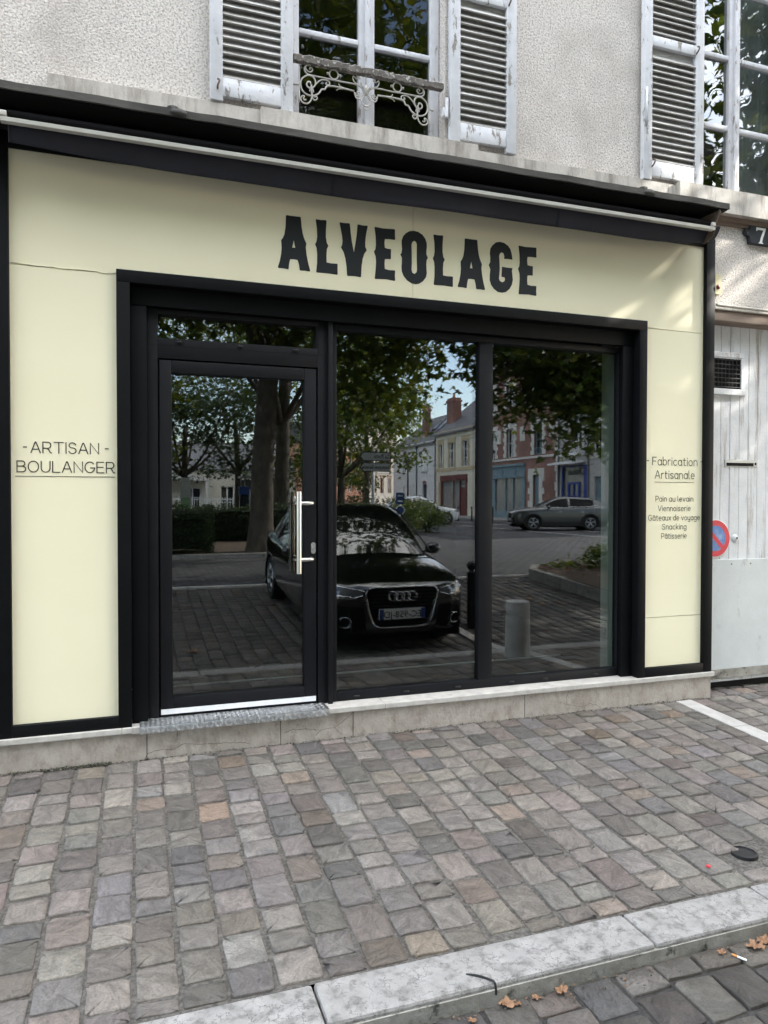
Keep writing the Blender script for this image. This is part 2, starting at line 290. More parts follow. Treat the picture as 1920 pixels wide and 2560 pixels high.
# ------------------------------------------------------------------ mesh helpers
OFF = {}
class MB:
    def __init__(s): s.v = []; s.f = []; s.c = []; s.r = []
    def add(s, vs, fs, col=None, rnd=None):
        o = len(s.v); s.v += [tuple(p) for p in vs]; s.f += [tuple(i + o for i in f) for f in fs]
        s.c += [col] * len(fs); s.r += [rnd] * len(fs); return s
    def box(s, x0, x1, y0, y1, z0, z1, **k):
        if x0 > x1: x0, x1 = x1, x0
        if y0 > y1: y0, y1 = y1, y0
        if z0 > z1: z0, z1 = z1, z0
        s.add([(x0, y0, z0), (x1, y0, z0), (x1, y1, z0), (x0, y1, z0), (x0, y0, z1), (x1, y0, z1), (x1, y1, z1), (x0, y1, z1)],
              [(0, 3, 2, 1), (4, 5, 6, 7), (0, 1, 5, 4), (1, 2, 6, 5), (2, 3, 7, 6), (3, 0, 4, 7)], **k); return s
    def cbox(s, x0, x1, y0, y1, z0, z1, c=.004):
        """box with chamfered edges"""
        bm = bmesh.new(); bmesh.ops.create_cube(bm, size=1)
        for v in bm.verts: v.co = Vector(((x0 + x1) / 2 + v.co.x * abs(x1 - x0), (y0 + y1) / 2 + v.co.y * abs(y1 - y0), (z0 + z1) / 2 + v.co.z * abs(z1 - z0)))
        bmesh.ops.bevel(bm, geom=bm.edges[:], offset=c, segments=2, affect='EDGES', profile=.5)
        s.bm(bm); return s
    def bm(s, bm, M=None):
        bm.verts.index_update()
        vs = [(M @ v.co if M else v.co)[:] for v in bm.verts]; fs = [tuple(v.index for v in f.verts) for f in bm.faces]
        s.add(vs, fs); bm.free(); return s
    def prism(s, pts, ext, **k):
        """polygon pts (3D) extruded by vector ext"""
        n = len(pts); e = Vector(ext); vs = [tuple(p) for p in pts] + [tuple(Vector(p) + e) for p in pts]
        fs = [tuple(range(n - 1, -1, -1)), tuple(range(n, 2 * n))] + [(i, (i + 1) % n, n + (i + 1) % n, n + i) for i in range(n)]
        s.add(vs, fs, **k); return s
    def tube(s, pts, r, n=8, cap=True, **k):
        pts = [Vector(p) for p in pts]; m = len(pts); rs = r if isinstance(r, (list, tuple)) else [r] * m
        vs = []; fs = []; up = None
        for i, p in enumerate(pts):
            d = (pts[min(i + 1, m - 1)] - pts[max(i - 1, 0)]).normalized()
            if up is None:
                up = Vector((0, 0, 1)) if abs(d.z) < .9 else Vector((0, 1, 0))
            a = d.cross(up).normalized(); b = a.cross(d).normalized(); up = b
            for j in range(n):
                t = 2 * PI * j / n; vs.append(p + (a * math.cos(t) + b * math.sin(t)) * rs[i])
        for i in range(m - 1):
            for j in range(n): fs.append((i * n + j, i * n + (j + 1) % n, (i + 1) * n + (j + 1) % n, (i + 1) * n + j))
        if cap: fs += [tuple(range(n - 1, -1, -1)), tuple((m - 1) * n + j for j in range(n))]
        s.add(vs, fs, **k); return s
    def lathe(s, prof, c=(0, 0, 0), n=20, axis='z', **k):
        """prof: (radius, height) list turned round an axis"""
        vs = []; fs = []; m = len(prof)
        for r, h in prof:
            for j in range(n):
                t = 2 * PI * j / n; a, b = r * math.cos(t), r * math.sin(t)
                p = (a, b, h) if axis == 'z' else ((h, a, b) if axis == 'x' else (b, h, a))
                vs.append((p[0] + c[0], p[1] + c[1], p[2] + c[2]))
        for i in range(m - 1):
            for j in range(n): fs.append((i * n + j, i * n + (j + 1) % n, (i + 1) * n + (j + 1) % n, (i + 1) * n + j))
        fs += [tuple(range(n - 1, -1, -1)), tuple((m - 1) * n + j for j in range(n))]
        s.add(vs, fs, **k); return s
    def build(s, name, mat, parent=None, smooth=False, loc=None, auto=False):
        off = Vector((0, 0, 0))
        if parent is not None: off = OFF.get(parent.name, off)
        elif loc is not None: off = Vector(loc)
        me = bpy.data.meshes.new(name)
        me.from_pydata([(a - off.x, b - off.y, c - off.z) for a, b, c in s.v], [], s.f); me.update()
        me.materials.append(mat)
        if any(c is not None for c in s.c):
            at = me.color_attributes.new('Col', 'FLOAT_COLOR', 'CORNER'); at2 = me.color_attributes.new('Rnd', 'FLOAT_COLOR', 'CORNER')
            buf = []; buf2 = []
            for f, c, r in zip(s.f, s.c, s.r):
                c = c or (1, 1, 1); r = r or (0, 0, 0)
                buf += [c[0], c[1], c[2], 1.] * len(f); buf2 += [r[0], r[1], r[2], 1.] * len(f)
            at.data.foreach_set('color', buf); at2.data.foreach_set('color', buf2)
        if smooth: me.polygons.foreach_set('use_smooth', [True] * len(me.polygons))
        o = bpy.data.objects.new(name, me); COL.objects.link(o)
        if auto:
            try: me.set_sharp_from_angle(angle=R(35))
            except Exception: pass
        if parent is not None:
            o.parent = parent; OFF[o.name] = off
        elif loc is not None:
            o.location = loc; OFF[o.name] = off
        return o
def tag(o, label, cat, group=None, kind=None):
    if label: o['label'] = label
    if cat: o['category'] = cat
    if group: o['group'] = group
    if kind: o['kind'] = kind
    return o
def thing(name, label, cat, loc=(0, 0, 0), group=None, local=False):
    """an Empty at the thing's base; its parts are given in world coordinates unless local"""
    o = bpy.data.objects.new(name, None); o.empty_display_size = .2; COL.objects.link(o); o.location = loc
    OFF[o.name] = Vector((0, 0, 0)) if local else Vector(loc)
    return tag(o, label, cat, group)
def struct(name, mb, mat, smooth=False):
    o = mb.build(name, mat, smooth=smooth); o['kind'] = 'structure'; return o
def copy_tree(o, parent=None):
    c = o.copy(); COL.objects.link(c)
    if parent is not None: c.parent = parent
    for ch in list(o.children): copy_tree(ch, c)
    return c
def cr(pts, n=6):
    """Catmull-Rom through points"""
    P = [Vector(p) for p in pts]; o = []
    for i in range(len(P) - 1):
        a, b, c, d = P[max(i - 1, 0)], P[i], P[i + 1], P[min(i + 2, len(P) - 1)]
        for k in range(n):
            t = k / n; o.append(.5 * ((2 * b) + (c - a) * t + (2 * a - 5 * b + 4 * c - d) * t * t + (3 * b - a - 3 * c + d) * t ** 3))
    return o + [P[-1]]
def arc(cx, cy, rx, ry, a0, a1, n=12): return [(cx + rx * math.cos(R(a0 + (a1 - a0) * i / n)), cy + ry * math.sin(R(a0 + (a1 - a0) * i / n))) for i in range(n + 1)]
def curve_poly(name, loops, place, depth):
    """filled outline with holes -> MB; loops in 2D, place maps (x,y,d) to 3D"""
    cu = bpy.data.curves.new(name, 'CURVE'); cu.dimensions = '2D'; cu.fill_mode = 'BOTH'; cu.extrude = .5
    for lp in loops:
        sp = cu.splines.new('POLY'); sp.points.add(len(lp) - 1)
        for p, q in zip(sp.points, lp): p.co = (q[0], q[1], 0, 1)
        sp.use_cyclic_u = True
    o = bpy.data.objects.new(name, cu); COL.objects.link(o)
    me = bpy.data.meshes.new_from_object(o.evaluated_get(bpy.context.evaluated_depsgraph_get()))
    bpy.data.objects.remove(o); mb = MB()
    mb.add([place(v.co.x, v.co.y, (v.co.z + .5) * depth) for v in me.vertices], [tuple(p.vertices) for p in me.polygons])
    bpy.data.meshes.remove(me); return mb
def font_mb(text, place, size=1., depth=.002, align='CENTER', bold=0.):
    cu = bpy.data.curves.new('t', 'FONT'); cu.body = text; cu.size = size; cu.align_x = align; cu.extrude = .5; cu.offset = bold; cu.resolution_u = 3
    o = bpy.data.objects.new('t', cu); COL.objects.link(o)
    me = bpy.data.meshes.new_from_object(o.evaluated_get(bpy.context.evaluated_depsgraph_get()))
    bpy.data.objects.remove(o); mb = MB()
    mb.add([place(v.co.x, v.co.y, (v.co.z + .5) * depth) for v in me.vertices], [tuple(p.vertices) for p in me.polygons])
    bpy.data.meshes.remove(me); return mb

# ------------------------------------------------------------------ thin lettering drawn with single strokes
def ell(cx, cy, rx, ry): return arc(cx, cy, rx, ry, 0, 360, 20)
UP = {
 'A': (.80, [[(0, 0), (.33, .90), (.37, .98), (.40, 1), (.43, .98), (.47, .90), (.80, 0)], [(.12, .33), (.68, .33)]]),
 'R': (.74, [[(0, 0), (0, 1), (.42, 1)] + arc(.42, .72, .26, .28, 90, -90)[1:] + [(0, .44)], [(.38, .44), (.50, .30), (.62, .06), (.74, 0)]]),
 'T': (.80, [[(0, 1), (.8, 1)], [(.4, 1), (.4, 0)]]), 'I': (.02, [[(.01, 0), (.01, 1)]]),
 'S': (.66, [arc(.33, .755, .29, .245, 15, 270, 14)[:-1] + arc(.33, .26, .32, .26, 90, -165, 14)]),
 'N': (.74, [[(0, 0), (0, 1), (.74, 0), (.74, 1)]]),
 'B': (.72, [[(0, 0), (0, 1), (.42, 1)] + arc(.42, .765, .24, .235, 90, -90)[1:] + [(0, .53)], [(.42, .53)] + arc(.44, .265, .28, .265, 90, -90)[1:] + [(0, 0)]]),
 'O': (.88, [ell(.44, .5, .44, .5)]), 'U': (.76, [[(0, 1), (0, .36)] + arc(.38, .36, .38, .36, 180, 360)[1:] + [(.76, 1)]]),
 'L': (.62, [[(0, 1), (0, 0), (.62, 0)]]), 'G': (.84, [arc(.43, .5, .43, .5, 42, 338, 22) + [(.84, .45), (.48, .45)]]),
 'E': (.62, [[(.60, 1), (0, 1), (0, 0), (.62, 0)], [(0, .52), (.55, .52)]]),
 'F': (.56, [[(0, 0), (0, 1), (.56, 1)], [(0, .5), (.48, .5)]]),
 'P': (.62, [[(0, 0), (0, 1), (.36, 1)] + arc(.36, .71, .26, .29, 90, -90)[1:] + [(0, .42)]]),
 'V': (.72, [[(0, 1), (.28, .10), (.36, 0), (.44, .10), (.72, 1)]]), '-': (.3, [[(0, .45), (.3, .45)]]), ' ': (.12, [])}
XH = .68
_b = ell(.2, XH / 2, .2, XH / 2)
LO = {
 'a': (.40, [_b, [(.4, XH), (.4, 0)]]), 'b': (.40, [[(0, 1.06), (0, 0)], _b]), 'c': (.36, [arc(.2, XH / 2, .2, XH / 2, 48, 312)]),
 'd': (.40, [_b, [(.4, 1.06), (.4, 0)]]), 'e': (.40, [[(.01, .36), (.40, .36)] + arc(.2, XH / 2, .2, XH / 2, 5, 312, 16)[1:]]),
 'g': (.40, [_b, [(.4, XH), (.4, -.12)] + arc(.2, -.12, .2, .2, 0, -150)[1:]]), 'i': (.02, [[(.01, XH), (.01, 0)], [(.01, .90), (.01, .97)]]),
 'k': (.36, [[(0, 1.06), (0, 0)], [(.34, XH), (0, .28)], [(.11, .38), (.36, 0)]]), 'l': (.10, [[(0, 1.06), (0, .12)] + arc(.11, .12, .11, .12, 180, 270)[1:]]),
 'n': (.38, [[(0, XH), (0, 0)], [(0, .44)] + arc(.19, .44, .19, XH - .44, 180, 0)[1:] + [(.38, 0)]]), 'o': (.40, [_b]),
 'r': (.24, [[(0, XH), (0, 0)], [(0, .42)] + arc(.2, .42, .2, XH - .42, 180, 75)[1:]]),
 's': (.34, [arc(.17, .51, .15, .17, 20, 270, 10)[:-1] + arc(.17, .17, .17, .17, 90, -155, 10)]),
 't': (.28, [[(.1, .95), (.1, .13)] + arc(.23, .13, .13, .13, 180, 280)[1:], [(0, XH), (.28, XH)]]),
 'u': (.38, [[(0, XH), (0, .22)] + arc(.19, .22, .19, .22, 180, 360)[1:], [(.38, XH), (.38, 0)]]),
 'v': (.38, [[(0, XH), (.15, .07), (.19, 0), (.23, .07), (.38, XH)]]), 'x': (.36, [[(0, XH), (.36, 0)], [(.36, XH), (0, 0)]]),
 'y': (.38, [[(0, XH), (0, .24)] + arc(.19, .24, .19, .22, 180, 360)[1:], [(.38, XH), (.38, -.12)] + arc(.19, -.12, .19, .2, 0, -150)[1:]]),
 'â': (.40, [_b, [(.4, XH), (.4, 0)], [(.06, .80), (.2, .94), (.34, .80)]])}
def stroke_text(mb, text, x0, x1, z0, cap, wd, y=-.002, narrow=1., gap=.22):
    """letters of cap height `cap`, spread to fill x0..x1 on the panel plane"""
    adv = 0; items = []
    for ch in text:
        a, st = (UP.get(ch) if ch in UP else LO[ch]); k = narrow if ch in UP else 1.
        items.append((adv, k, st)); adv += a * k + gap
    total = adv - gap; sx = (x1 - x0) / total
    for a, k, st in items:
        for pl in st:
            P = [Vector((x0 + (a + px * k) * sx, z0 + pz * cap)) for px, pz in pl]
            Q = [P[0]]
            for q in P[1:]:
                if (q - Q[-1]).length > 1e-5: Q.append(q)
            m = len(Q); closed = (Q[0] - Q[-1]).length < 1e-4; L = []; Rr = []
            for i, p in enumerate(Q):
                if closed: d1 = (Q[i] - Q[i - 1 if i else -2]); d2 = (Q[(i + 1) if i < m - 1 else 1] - Q[i])
                else: d1 = Q[i] - Q[max(i - 1, 0)]; d2 = Q[min(i + 1, m - 1)] - Q[i]
                d1 = d1.normalized() if d1.length else d2.normalized(); d2 = d2.normalized() if d2.length else d1
                t = d1 + d2; t = t.normalized() if t.length > .3 else d1
                nrm = Vector((-t.y, t.x)); cs = max(.55, nrm.dot(Vector((-d1.y, d1.x))))
                ext = Vector((0, 0))
                if not closed and i == 0: ext = -d2 * wd * .4
                if not closed and i == m - 1: ext = d1 * wd * .4
                L.append(p + nrm * wd / 2 / cs + ext); Rr.append(p - nrm * wd / 2 / cs + ext)
            vs = [(q.x, y, q.y) for q in L] + [(q.x, y, q.y) for q in Rr]
            mb.add(vs, [(i, i + m, i + m + 1, i + 1) for i in range(m - 1)])

def gz(y):
    """ground height across the street: footway, kerb, parking bay, carriageway"""
    if y > -2.15: return .05 * y
    if y > -2.365: return -.1075
    if y > -3.2: return -.172 - .033 * (-y - 2.365) / .835
    if y > -7.4: return -.205 + .0702 * (-y - 3.2)
    return .09

# ------------------------------------------------------------------ ground
random.seed(11)
PAL = [((.235, .225, .21), 36), ((.215, .207, .20), 26), ((.23, .198, .185), 11), ((.26, .24, .20), 10), ((.19, .195, .21), 14), ((.155, .155, .165), 8), ((.24, .19, .15), 6), ((.29, .285, .27), 9), ((.19, .155, .145), 4), ((.28, .20, .13), 2)]
def stone_col(k=1.):
    c = random.choices([p[0] for p in PAL], [p[1] for p in PAL])[0]; g = random.choice((.66, .80, .92, 1.0, 1.04, 1.12, 1.26)) * random.uniform(.94, 1.06) * k; c = tuple(v * .48 + .52 * (.205, .195, .184)[i] for i, v in enumerate(c))
    return tuple(v * g * random.uniform(.97, 1.03) * (1.06, .99, .93)[i] for i, v in enumerate(c))
def sett(mb, x0, x1, y0, y1, zf, col, detail=True, rough=.007, dome=.0025):
    """one split stone: irregular rounded plan, worn edges, uneven top"""
    cx, cy = (x0 + x1) / 2, (y0 + y1) / 2; hx, hy = (x1 - x0) / 2, (y1 - y0) / 2
    n = 20 if detail is True else (14 if cy > -3.6 else 8); base = []
    ph = [random.uniform(-1, 1) for _ in range(4)]
    for i in range(n):
        t = 2 * PI * (i + .5) / n; c, s_ = math.cos(t), math.sin(t); e = .17
        px = hx * math.copysign(abs(c) ** e, c); py = hy * math.copysign(abs(s_) ** e, s_)
        k = 1 + random.uniform(-.05, .015) + .022 * ph[i % 4]
        base.append((px * k + random.uniform(-1, 1) * rough * .6, py * k + random.uniform(-1, 1) * rough * .6))
    tx, ty = random.uniform(-.025, .025), random.uniform(-.025, .025); dz = random.uniform(-.004, .004)
    rings = [(1.0, -.022), (.995, -.003), (.972, .0)] + ([(.62, dome * .7)] if detail is True else [])
    vs = []; fs = []
    for k, h in rings:
        for px, py in base:
            x, y = cx + px * k, cy + py * k
            vs.append((x, y, zf(y) + dz + h + (px * tx + py * ty) * .6 + (random.uniform(-.0022, .0022) if h > -.001 and detail else 0)))
    vs.append((cx, cy, zf(cy) + dz + dome)); m = len(rings)
    for r in range(m - 1):
        for i in range(n): fs.append((r * n + i, r * n + (i + 1) % n, (r + 1) * n + (i + 1) % n, (r + 1) * n + i))
    for i in range(n): fs.append(((m - 1) * n + i, (m - 1) * n + (i + 1) % n, m * n))
    rnd = (random.random(), random.random(), random.random())
    mb.add(vs, fs, col=col, rnd=rnd)
def sett_area(mb, xa, xb, ya, yb, wcol, lens, zf, k=1., skip=None, detail=True, joint=.013):
    x = xa
    while x < xb - .05:
        wd = wcol * random.uniform(.94, 1.07); y = ya + random.uniform(0, .10); lean = random.uniform(-.003, .003)
        while y > yb + .02:
            ln = random.choice(lens) * random.uniform(.9, 1.1); y2 = max(y - ln, yb)
            if y - y2 < .05: break
            jx = random.uniform(-.004, .004) + lean; s0 = min(y, ya)
            if s0 - y2 > .05 and not (skip and skip((x + wd / 2), (s0 + y2) / 2)):
                sett(mb, x + joint / 2 + jx, x + wd - joint / 2 + jx, y2 + joint / 2, s0 - joint / 2, zf, stone_col(k), detail)
            y = y2
        x += wd
mb = MB()
STR = lambda x, y: 3.90 < x < 4.10
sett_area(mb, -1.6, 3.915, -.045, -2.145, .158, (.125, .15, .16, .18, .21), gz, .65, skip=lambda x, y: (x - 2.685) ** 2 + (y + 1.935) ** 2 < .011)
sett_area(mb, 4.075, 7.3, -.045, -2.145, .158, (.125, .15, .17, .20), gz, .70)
sett_area(mb, 4.30, 7.3, .36, -.045, .158, (.13, .16), lambda y: 0.0, .72)
struct('pavement', mb, M_sett, smooth=True)
mb = MB(); mb.add([(-12, .02, -.008), (12, .02, -.008), (12, -2.15, -.1155), (-12, -2.15, -.1155)], [(0, 3, 2, 1)])
mb.add([(4.2, .42, -.009), (12, .42, -.009), (12, .02, -.008), (4.2, .02, -.008)], [(0, 3, 2, 1)])
struct('pavement_bed', mb, M_mortar)
# kerb of long limestone blocks
mb = MB(); xs = [-12, -9, -6, -3, -1.9, -.65, .565, 1.836, 2.487, 3.7, 4.9, 6.1, 9, 12]
random.seed(4)
for a, b in zip(xs, xs[1:]):
    j = random.uniform(-.003, .003); mb.cbox(a + .003, b - .003, -2.360 + j, -2.152, -.26, -.1085 + j, c=.012)
struct('kerb', mb, M_kerb)
mb = MB(); mb.box(-12, 12, -2.364, -2.34, -.3, -.128); struct('kerb_face', mb, M_kerbface)
# parking bay and carriageway
mb = MB(); random.seed(21)
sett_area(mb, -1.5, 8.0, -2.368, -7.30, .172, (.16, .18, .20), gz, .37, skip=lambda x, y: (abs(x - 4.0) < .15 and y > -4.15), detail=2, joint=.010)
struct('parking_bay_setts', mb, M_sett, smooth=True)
mb = MB(); mb.add([(s_ * 40, y_, gz(y_) - .011) for y_ in (-2.37, -3.2, -7.39) for s_ in (-1, 1)], [(0, 1, 3, 2), (2, 3, 5, 4)])
struct('parking_bay', mb, M_darkjoint)
mb = MB(); mb.add([(-150, -7.4, .085), (150, -7.4, .085), (150, -300, .085), (-150, -300, .085)], [(0, 3, 2, 1)])
struct('street', mb, M_street)
mb = MB(); mb.add([(-150, .42, -.05), (150, .42, -.05), (150, 160, -.05), (-150, 160, -.05)], [(0, 1, 2, 3)])
struct('terrain', mb, M_asphalt)
# pale stone lines
def line(x0, x1, y0, y1, mats=M_line):
    m = MB(); n = max(1, int(abs(y1 - y0) / .6)); seg = [y0 + (y1 - y0) * i / n for i in range(n + 1)]
    for a, b in zip(seg, seg[1:]):
        m.add([(x0, a, gz(a) + .006), (x1, a, gz(a) + .006), (x1, b, gz(b) + .006), (x0, b, gz(b) + .006), (x0, a, gz(a) - .03), (x1, a, gz(a) - .03), (x1, b, gz(b) - .03), (x0, b, gz(b) - .03)],
              [(0, 1, 2, 3), (0, 4, 5, 1), (2, 6, 7, 3), (1, 5, 6, 2), (3, 7, 4, 0)])
    return m
mb = MB()
for (a, b) in ((-.06, -.62), (-.625, -1.3), (-1.305, -2.145)):
    l_ = line(3.925, 4.065, a, b); mb.add(l_.v, l_.f)
l_ = line(3.94, 4.07, -2.375, -4.15); mb.add(l_.v, l_.f)
struct('bay_line', mb, M_line)
mb = MB()
for i in range(16): mb.cbox(-6 + i * .85, -6 + (i + 1) * .85 - .01, -7.48, -7.30, -.1, .108, c=.008)
struct('bay_edge', mb, M_line)
mb = MB(); mb.box(17.0, 17.14, -60, -9, .02, .0915); mb.box(19.6, 19.74, -60, -9, .02, .0915); struct('road_line', mb, M_line)
mb = MB(); mb.box(22.4, 26, -70, -5, -.1, .20); struct('far_pavement', mb, M_paving)

# ------------------------------------------------------------------ shop building
B = thing('shop_building', 'old town house with rough off-white stucco and flaking white louvred shutters above the bakery front', 'building', (1.8, .2, 0))
WX0, WX1 = -3.0, 9.0
mb = MB()
# wall with two window openings and the shop and gate openings left out
def wall_with_holes(mb, x0, x1, z0, z1, y0, y1, holes):
    xs = sorted({x0, x1, *[h[0] for h in holes], *[h[1] for h in holes]}); zs = sorted({z0, z1, *[h[2] for h in holes], *[h[3] for h in holes]})
    for a, b in zip(xs, xs[1:]):
        for c, d in zip(zs, zs[1:]):
            cx, cz = (a + b) / 2, (c + d) / 2
            if not any(h[0] < cx < h[1] and h[2] < cz < h[3] for h in holes):
                mb.add([(a, y0, c), (b, y0, c), (b, y0, d), (a, y0, d)], [(0, 1, 2, 3)])
    for h in holes:
        a, b, c, d = h
        mb.add([(a, y0, c), (b, y0, c), (b, y0, d), (a, y0, d), (a, y1, c), (b, y1, c), (b, y1, d), (a, y1, d)], [(0, 4, 5, 1), (1, 5, 6, 2), (2, 6, 7, 3), (3, 7, 4, 0)])
WA = (.94, 2.00, 3.965, 6.2); WB = (4.06, 5.12, 3.965, 6.2)
wall_with_holes(mb, WX0, WX1, 3.79, 9.0, .0, .30, [WA, WB])
mb.add([(4.318, .0, 3.06), (WX1, .0, 3.06), (WX1, .0, 3.79), (4.318, .0, 3.79)], [(0, 1, 2, 3)])
mb.add([(WX0, 0.02, 0), (-.80, 0.02, 0), (-.80, 0.02, 3.79), (WX0, 0.02, 3.79)], [(0, 1, 2, 3)])
mb.box(WX0, WX1, 5.2, 5.4, -.1, 9.0)
mb.box(WX0, WX0 + .2, .31, 5.2, -.1, 9.0); mb.box(WX1 - .2, WX1, .31, 5.2, -.1, 9.0)
mb.build('stucco_wall', M_stucco, B)
MB().box(WX0, WX1, .0, 5.4, 9.0, 9.2).build('roof', M_slate, B)
# first-floor string course, in lengths that stand forward by different amounts
mb = MB()
mb.box(-.465, .735, -.05, .28, 3.76, 3.962); mb.box(.735, 2.21, -.085, .10, 3.79, 3.968); mb.box(2.21, 3.90, -.055, .0, 3.77, 3.945)
mb.box(3.90, 8.5, -.085, .10, 3.785, 3.968); mb.box(-3, -.465, -.03, .0, 3.70, 3.86)
mb.build('string_course', M_band, B)
mb = MB(); mb.box(4.318, 8.5, -.035, .0, 3.745, 3.783); mb.box(4.318, 8.5, -.02, .0, 3.72, 3.745); mb.build('course_moulding', M_beam, B)
# windows
def sash_window(x0, x1, z0, bars, gm=None):
    yv = .125
    f = MB(); h = 2.2; mid = (x0 + x1) / 2
    f.cbox(x0, x0 + .065, yv - .03, yv + .03, z0, z0 + h); f.cbox(x1 - .065, x1, yv - .03, yv + .03, z0, z0 + h); f.cbox(x0 + .065, x1 - .065, yv - .035, yv + .03, z0, z0 + .055)
    f.cbox(mid - .055, mid + .055, yv - .03, yv + .03, z0 + .056, z0 + h); f.cbox(mid - .018, mid + .022, yv - .052, yv - .029, z0 + .056, z0 + h)
    for zb in bars:
        f.cbox(x0 + .066, mid - .056, yv - .026, yv + .02, zb - .018, zb + .018, c=.006); f.cbox(mid + .056, x1 - .066, yv - .026, yv + .02, zb - .018, zb + .018, c=.006)
    fr = f.build('window_frame', M_winwood, B, auto=True)
    zs = [z0 + .04] + list(bars) + [z0 + h]
    for a, b in ((x0 + .05, mid - .04), (mid + .04, x1 - .05)):
        for c, d in zip(zs, zs[1:]):
            MB().box(a, b, yv + .0, yv + .004, c, d).build('window_pane', gm or M_oldglass, fr)
sash_window(.945, 1.995, 3.975, (4.60, 5.18), M_dirtyglass)
sash_window(4.065, 5.115, 3.975, (4.555, 5.115, 5.67))
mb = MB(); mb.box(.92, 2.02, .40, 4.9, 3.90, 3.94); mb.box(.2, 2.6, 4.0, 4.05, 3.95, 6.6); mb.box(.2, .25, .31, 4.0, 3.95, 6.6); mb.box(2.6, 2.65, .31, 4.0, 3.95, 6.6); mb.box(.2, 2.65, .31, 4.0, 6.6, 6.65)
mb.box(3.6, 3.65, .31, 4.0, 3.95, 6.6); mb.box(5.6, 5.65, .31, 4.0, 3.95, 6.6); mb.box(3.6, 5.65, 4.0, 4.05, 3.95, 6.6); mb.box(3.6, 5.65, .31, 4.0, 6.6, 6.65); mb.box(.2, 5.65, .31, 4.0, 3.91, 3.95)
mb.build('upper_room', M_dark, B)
mb = MB(); n = 26
vs = []
for i in range(n + 1):
    x = 4.78 + .34 * i / n; vs += [(x, .24 + .018 * math.sin(i * 1.9) + .008 * math.sin(i * 4.1), 3.99), (x, .24 + .018 * math.sin(i * 1.9 + .3), 6.2)]
mb.add(vs, [(2 * i, 2 * i + 2, 2 * i + 3, 2 * i + 1) for i in range(n)]); mb.build('curtain', M_curtain, B, smooth=True)
# shutters folded back against the wall
def shutter(x0, x1, z0, rails, tilt=0.):
    y0, y1 = -.062, -.020; fw = .075; h = 2.3
    f = MB(); random.seed(int(x0 * 100))
    f.cbox(x0, x0 + fw, y0, y1, z0 - .012, z0 + h); f.cbox(x1 - fw, x1, y0, y1, z0 - .018, z0 + h)
    f.cbox(x0 + fw, x1 - fw, y0 + .005, y1 - .004, z0 + .02, z0 + .135)
    for r in rails: f.cbox(x0 + fw, x1 - fw, y0 + .005, y1 - .004, r, r + .075)
    sh = f.build('shutter', M_shutter, B, auto=True)
    s = MB(); z = z0 + .155; tops = list(rails) + [z0 + h]
    while z < z0 + h - .03:
        if not any(r - .045 < z < r + .08 for r in rails):
            a = random.uniform(-.003, .003); ya, yb = y0 + .004, y1 - .002
            s.prism([(x0 + fw - .002, ya, z + a - .019), (x0 + fw - .002, ya + .006, z + a - .026), (x0 + fw - .002, yb, z + a + .012), (x0 + fw - .002, yb - .006, z + a + .019)], (x1 - x0 - 2 * fw + .004, 0, 0))
        z += .0475
    s.build('louvres', M_slat, sh)
    g = MB(); g.box(x0 + fw, x1 - fw, y1 - .0015, y1 + .006, z0 + .14, z0 + h); g.build('back_board', M_slat, sh)
    return sh
sA = shutter(.432, .938, 3.985, (5.35,)); sB = shutter(2.012, 2.515, 3.98, (4.955,)); sC = shutter(3.585, 4.14, 3.965, (4.952,))
for sh, x, z in ((sA, .475, 4.07), (sB, 2.45, 5.0), (sC, 3.66, 4.08), (sC, 4.06, 4.99)):
    mb = MB(); mb.tube(cr([(x, -.062, z - .03), (x, -.085, z - .02), (x + .01, -.085, z + .01), (x, -.075, z + .02)]), .006); mb.build('hook', M_rust, sh, smooth=True)
mb = MB(); mb.tube([(3.600, -.075, 4.34), (3.600, -.075, 4.62)], .007); mb.tube([(3.600, -.06, 4.36), (3.600, -.08, 4.36)], .006); mb.tube([(3.600, -.06, 4.60), (3.600, -.08, 4.60)], .006); mb.build('bolt', M_shutter, sC, smooth=True)
mb = MB(); mb.cbox(1.965, 2.0, -.05, -.005, 4.14, 4.20); mb.tube([(1.99, -.05, 4.13), (1.99, -.05, 4.26)], .012); mb.build('hinge', M_shutter, B)
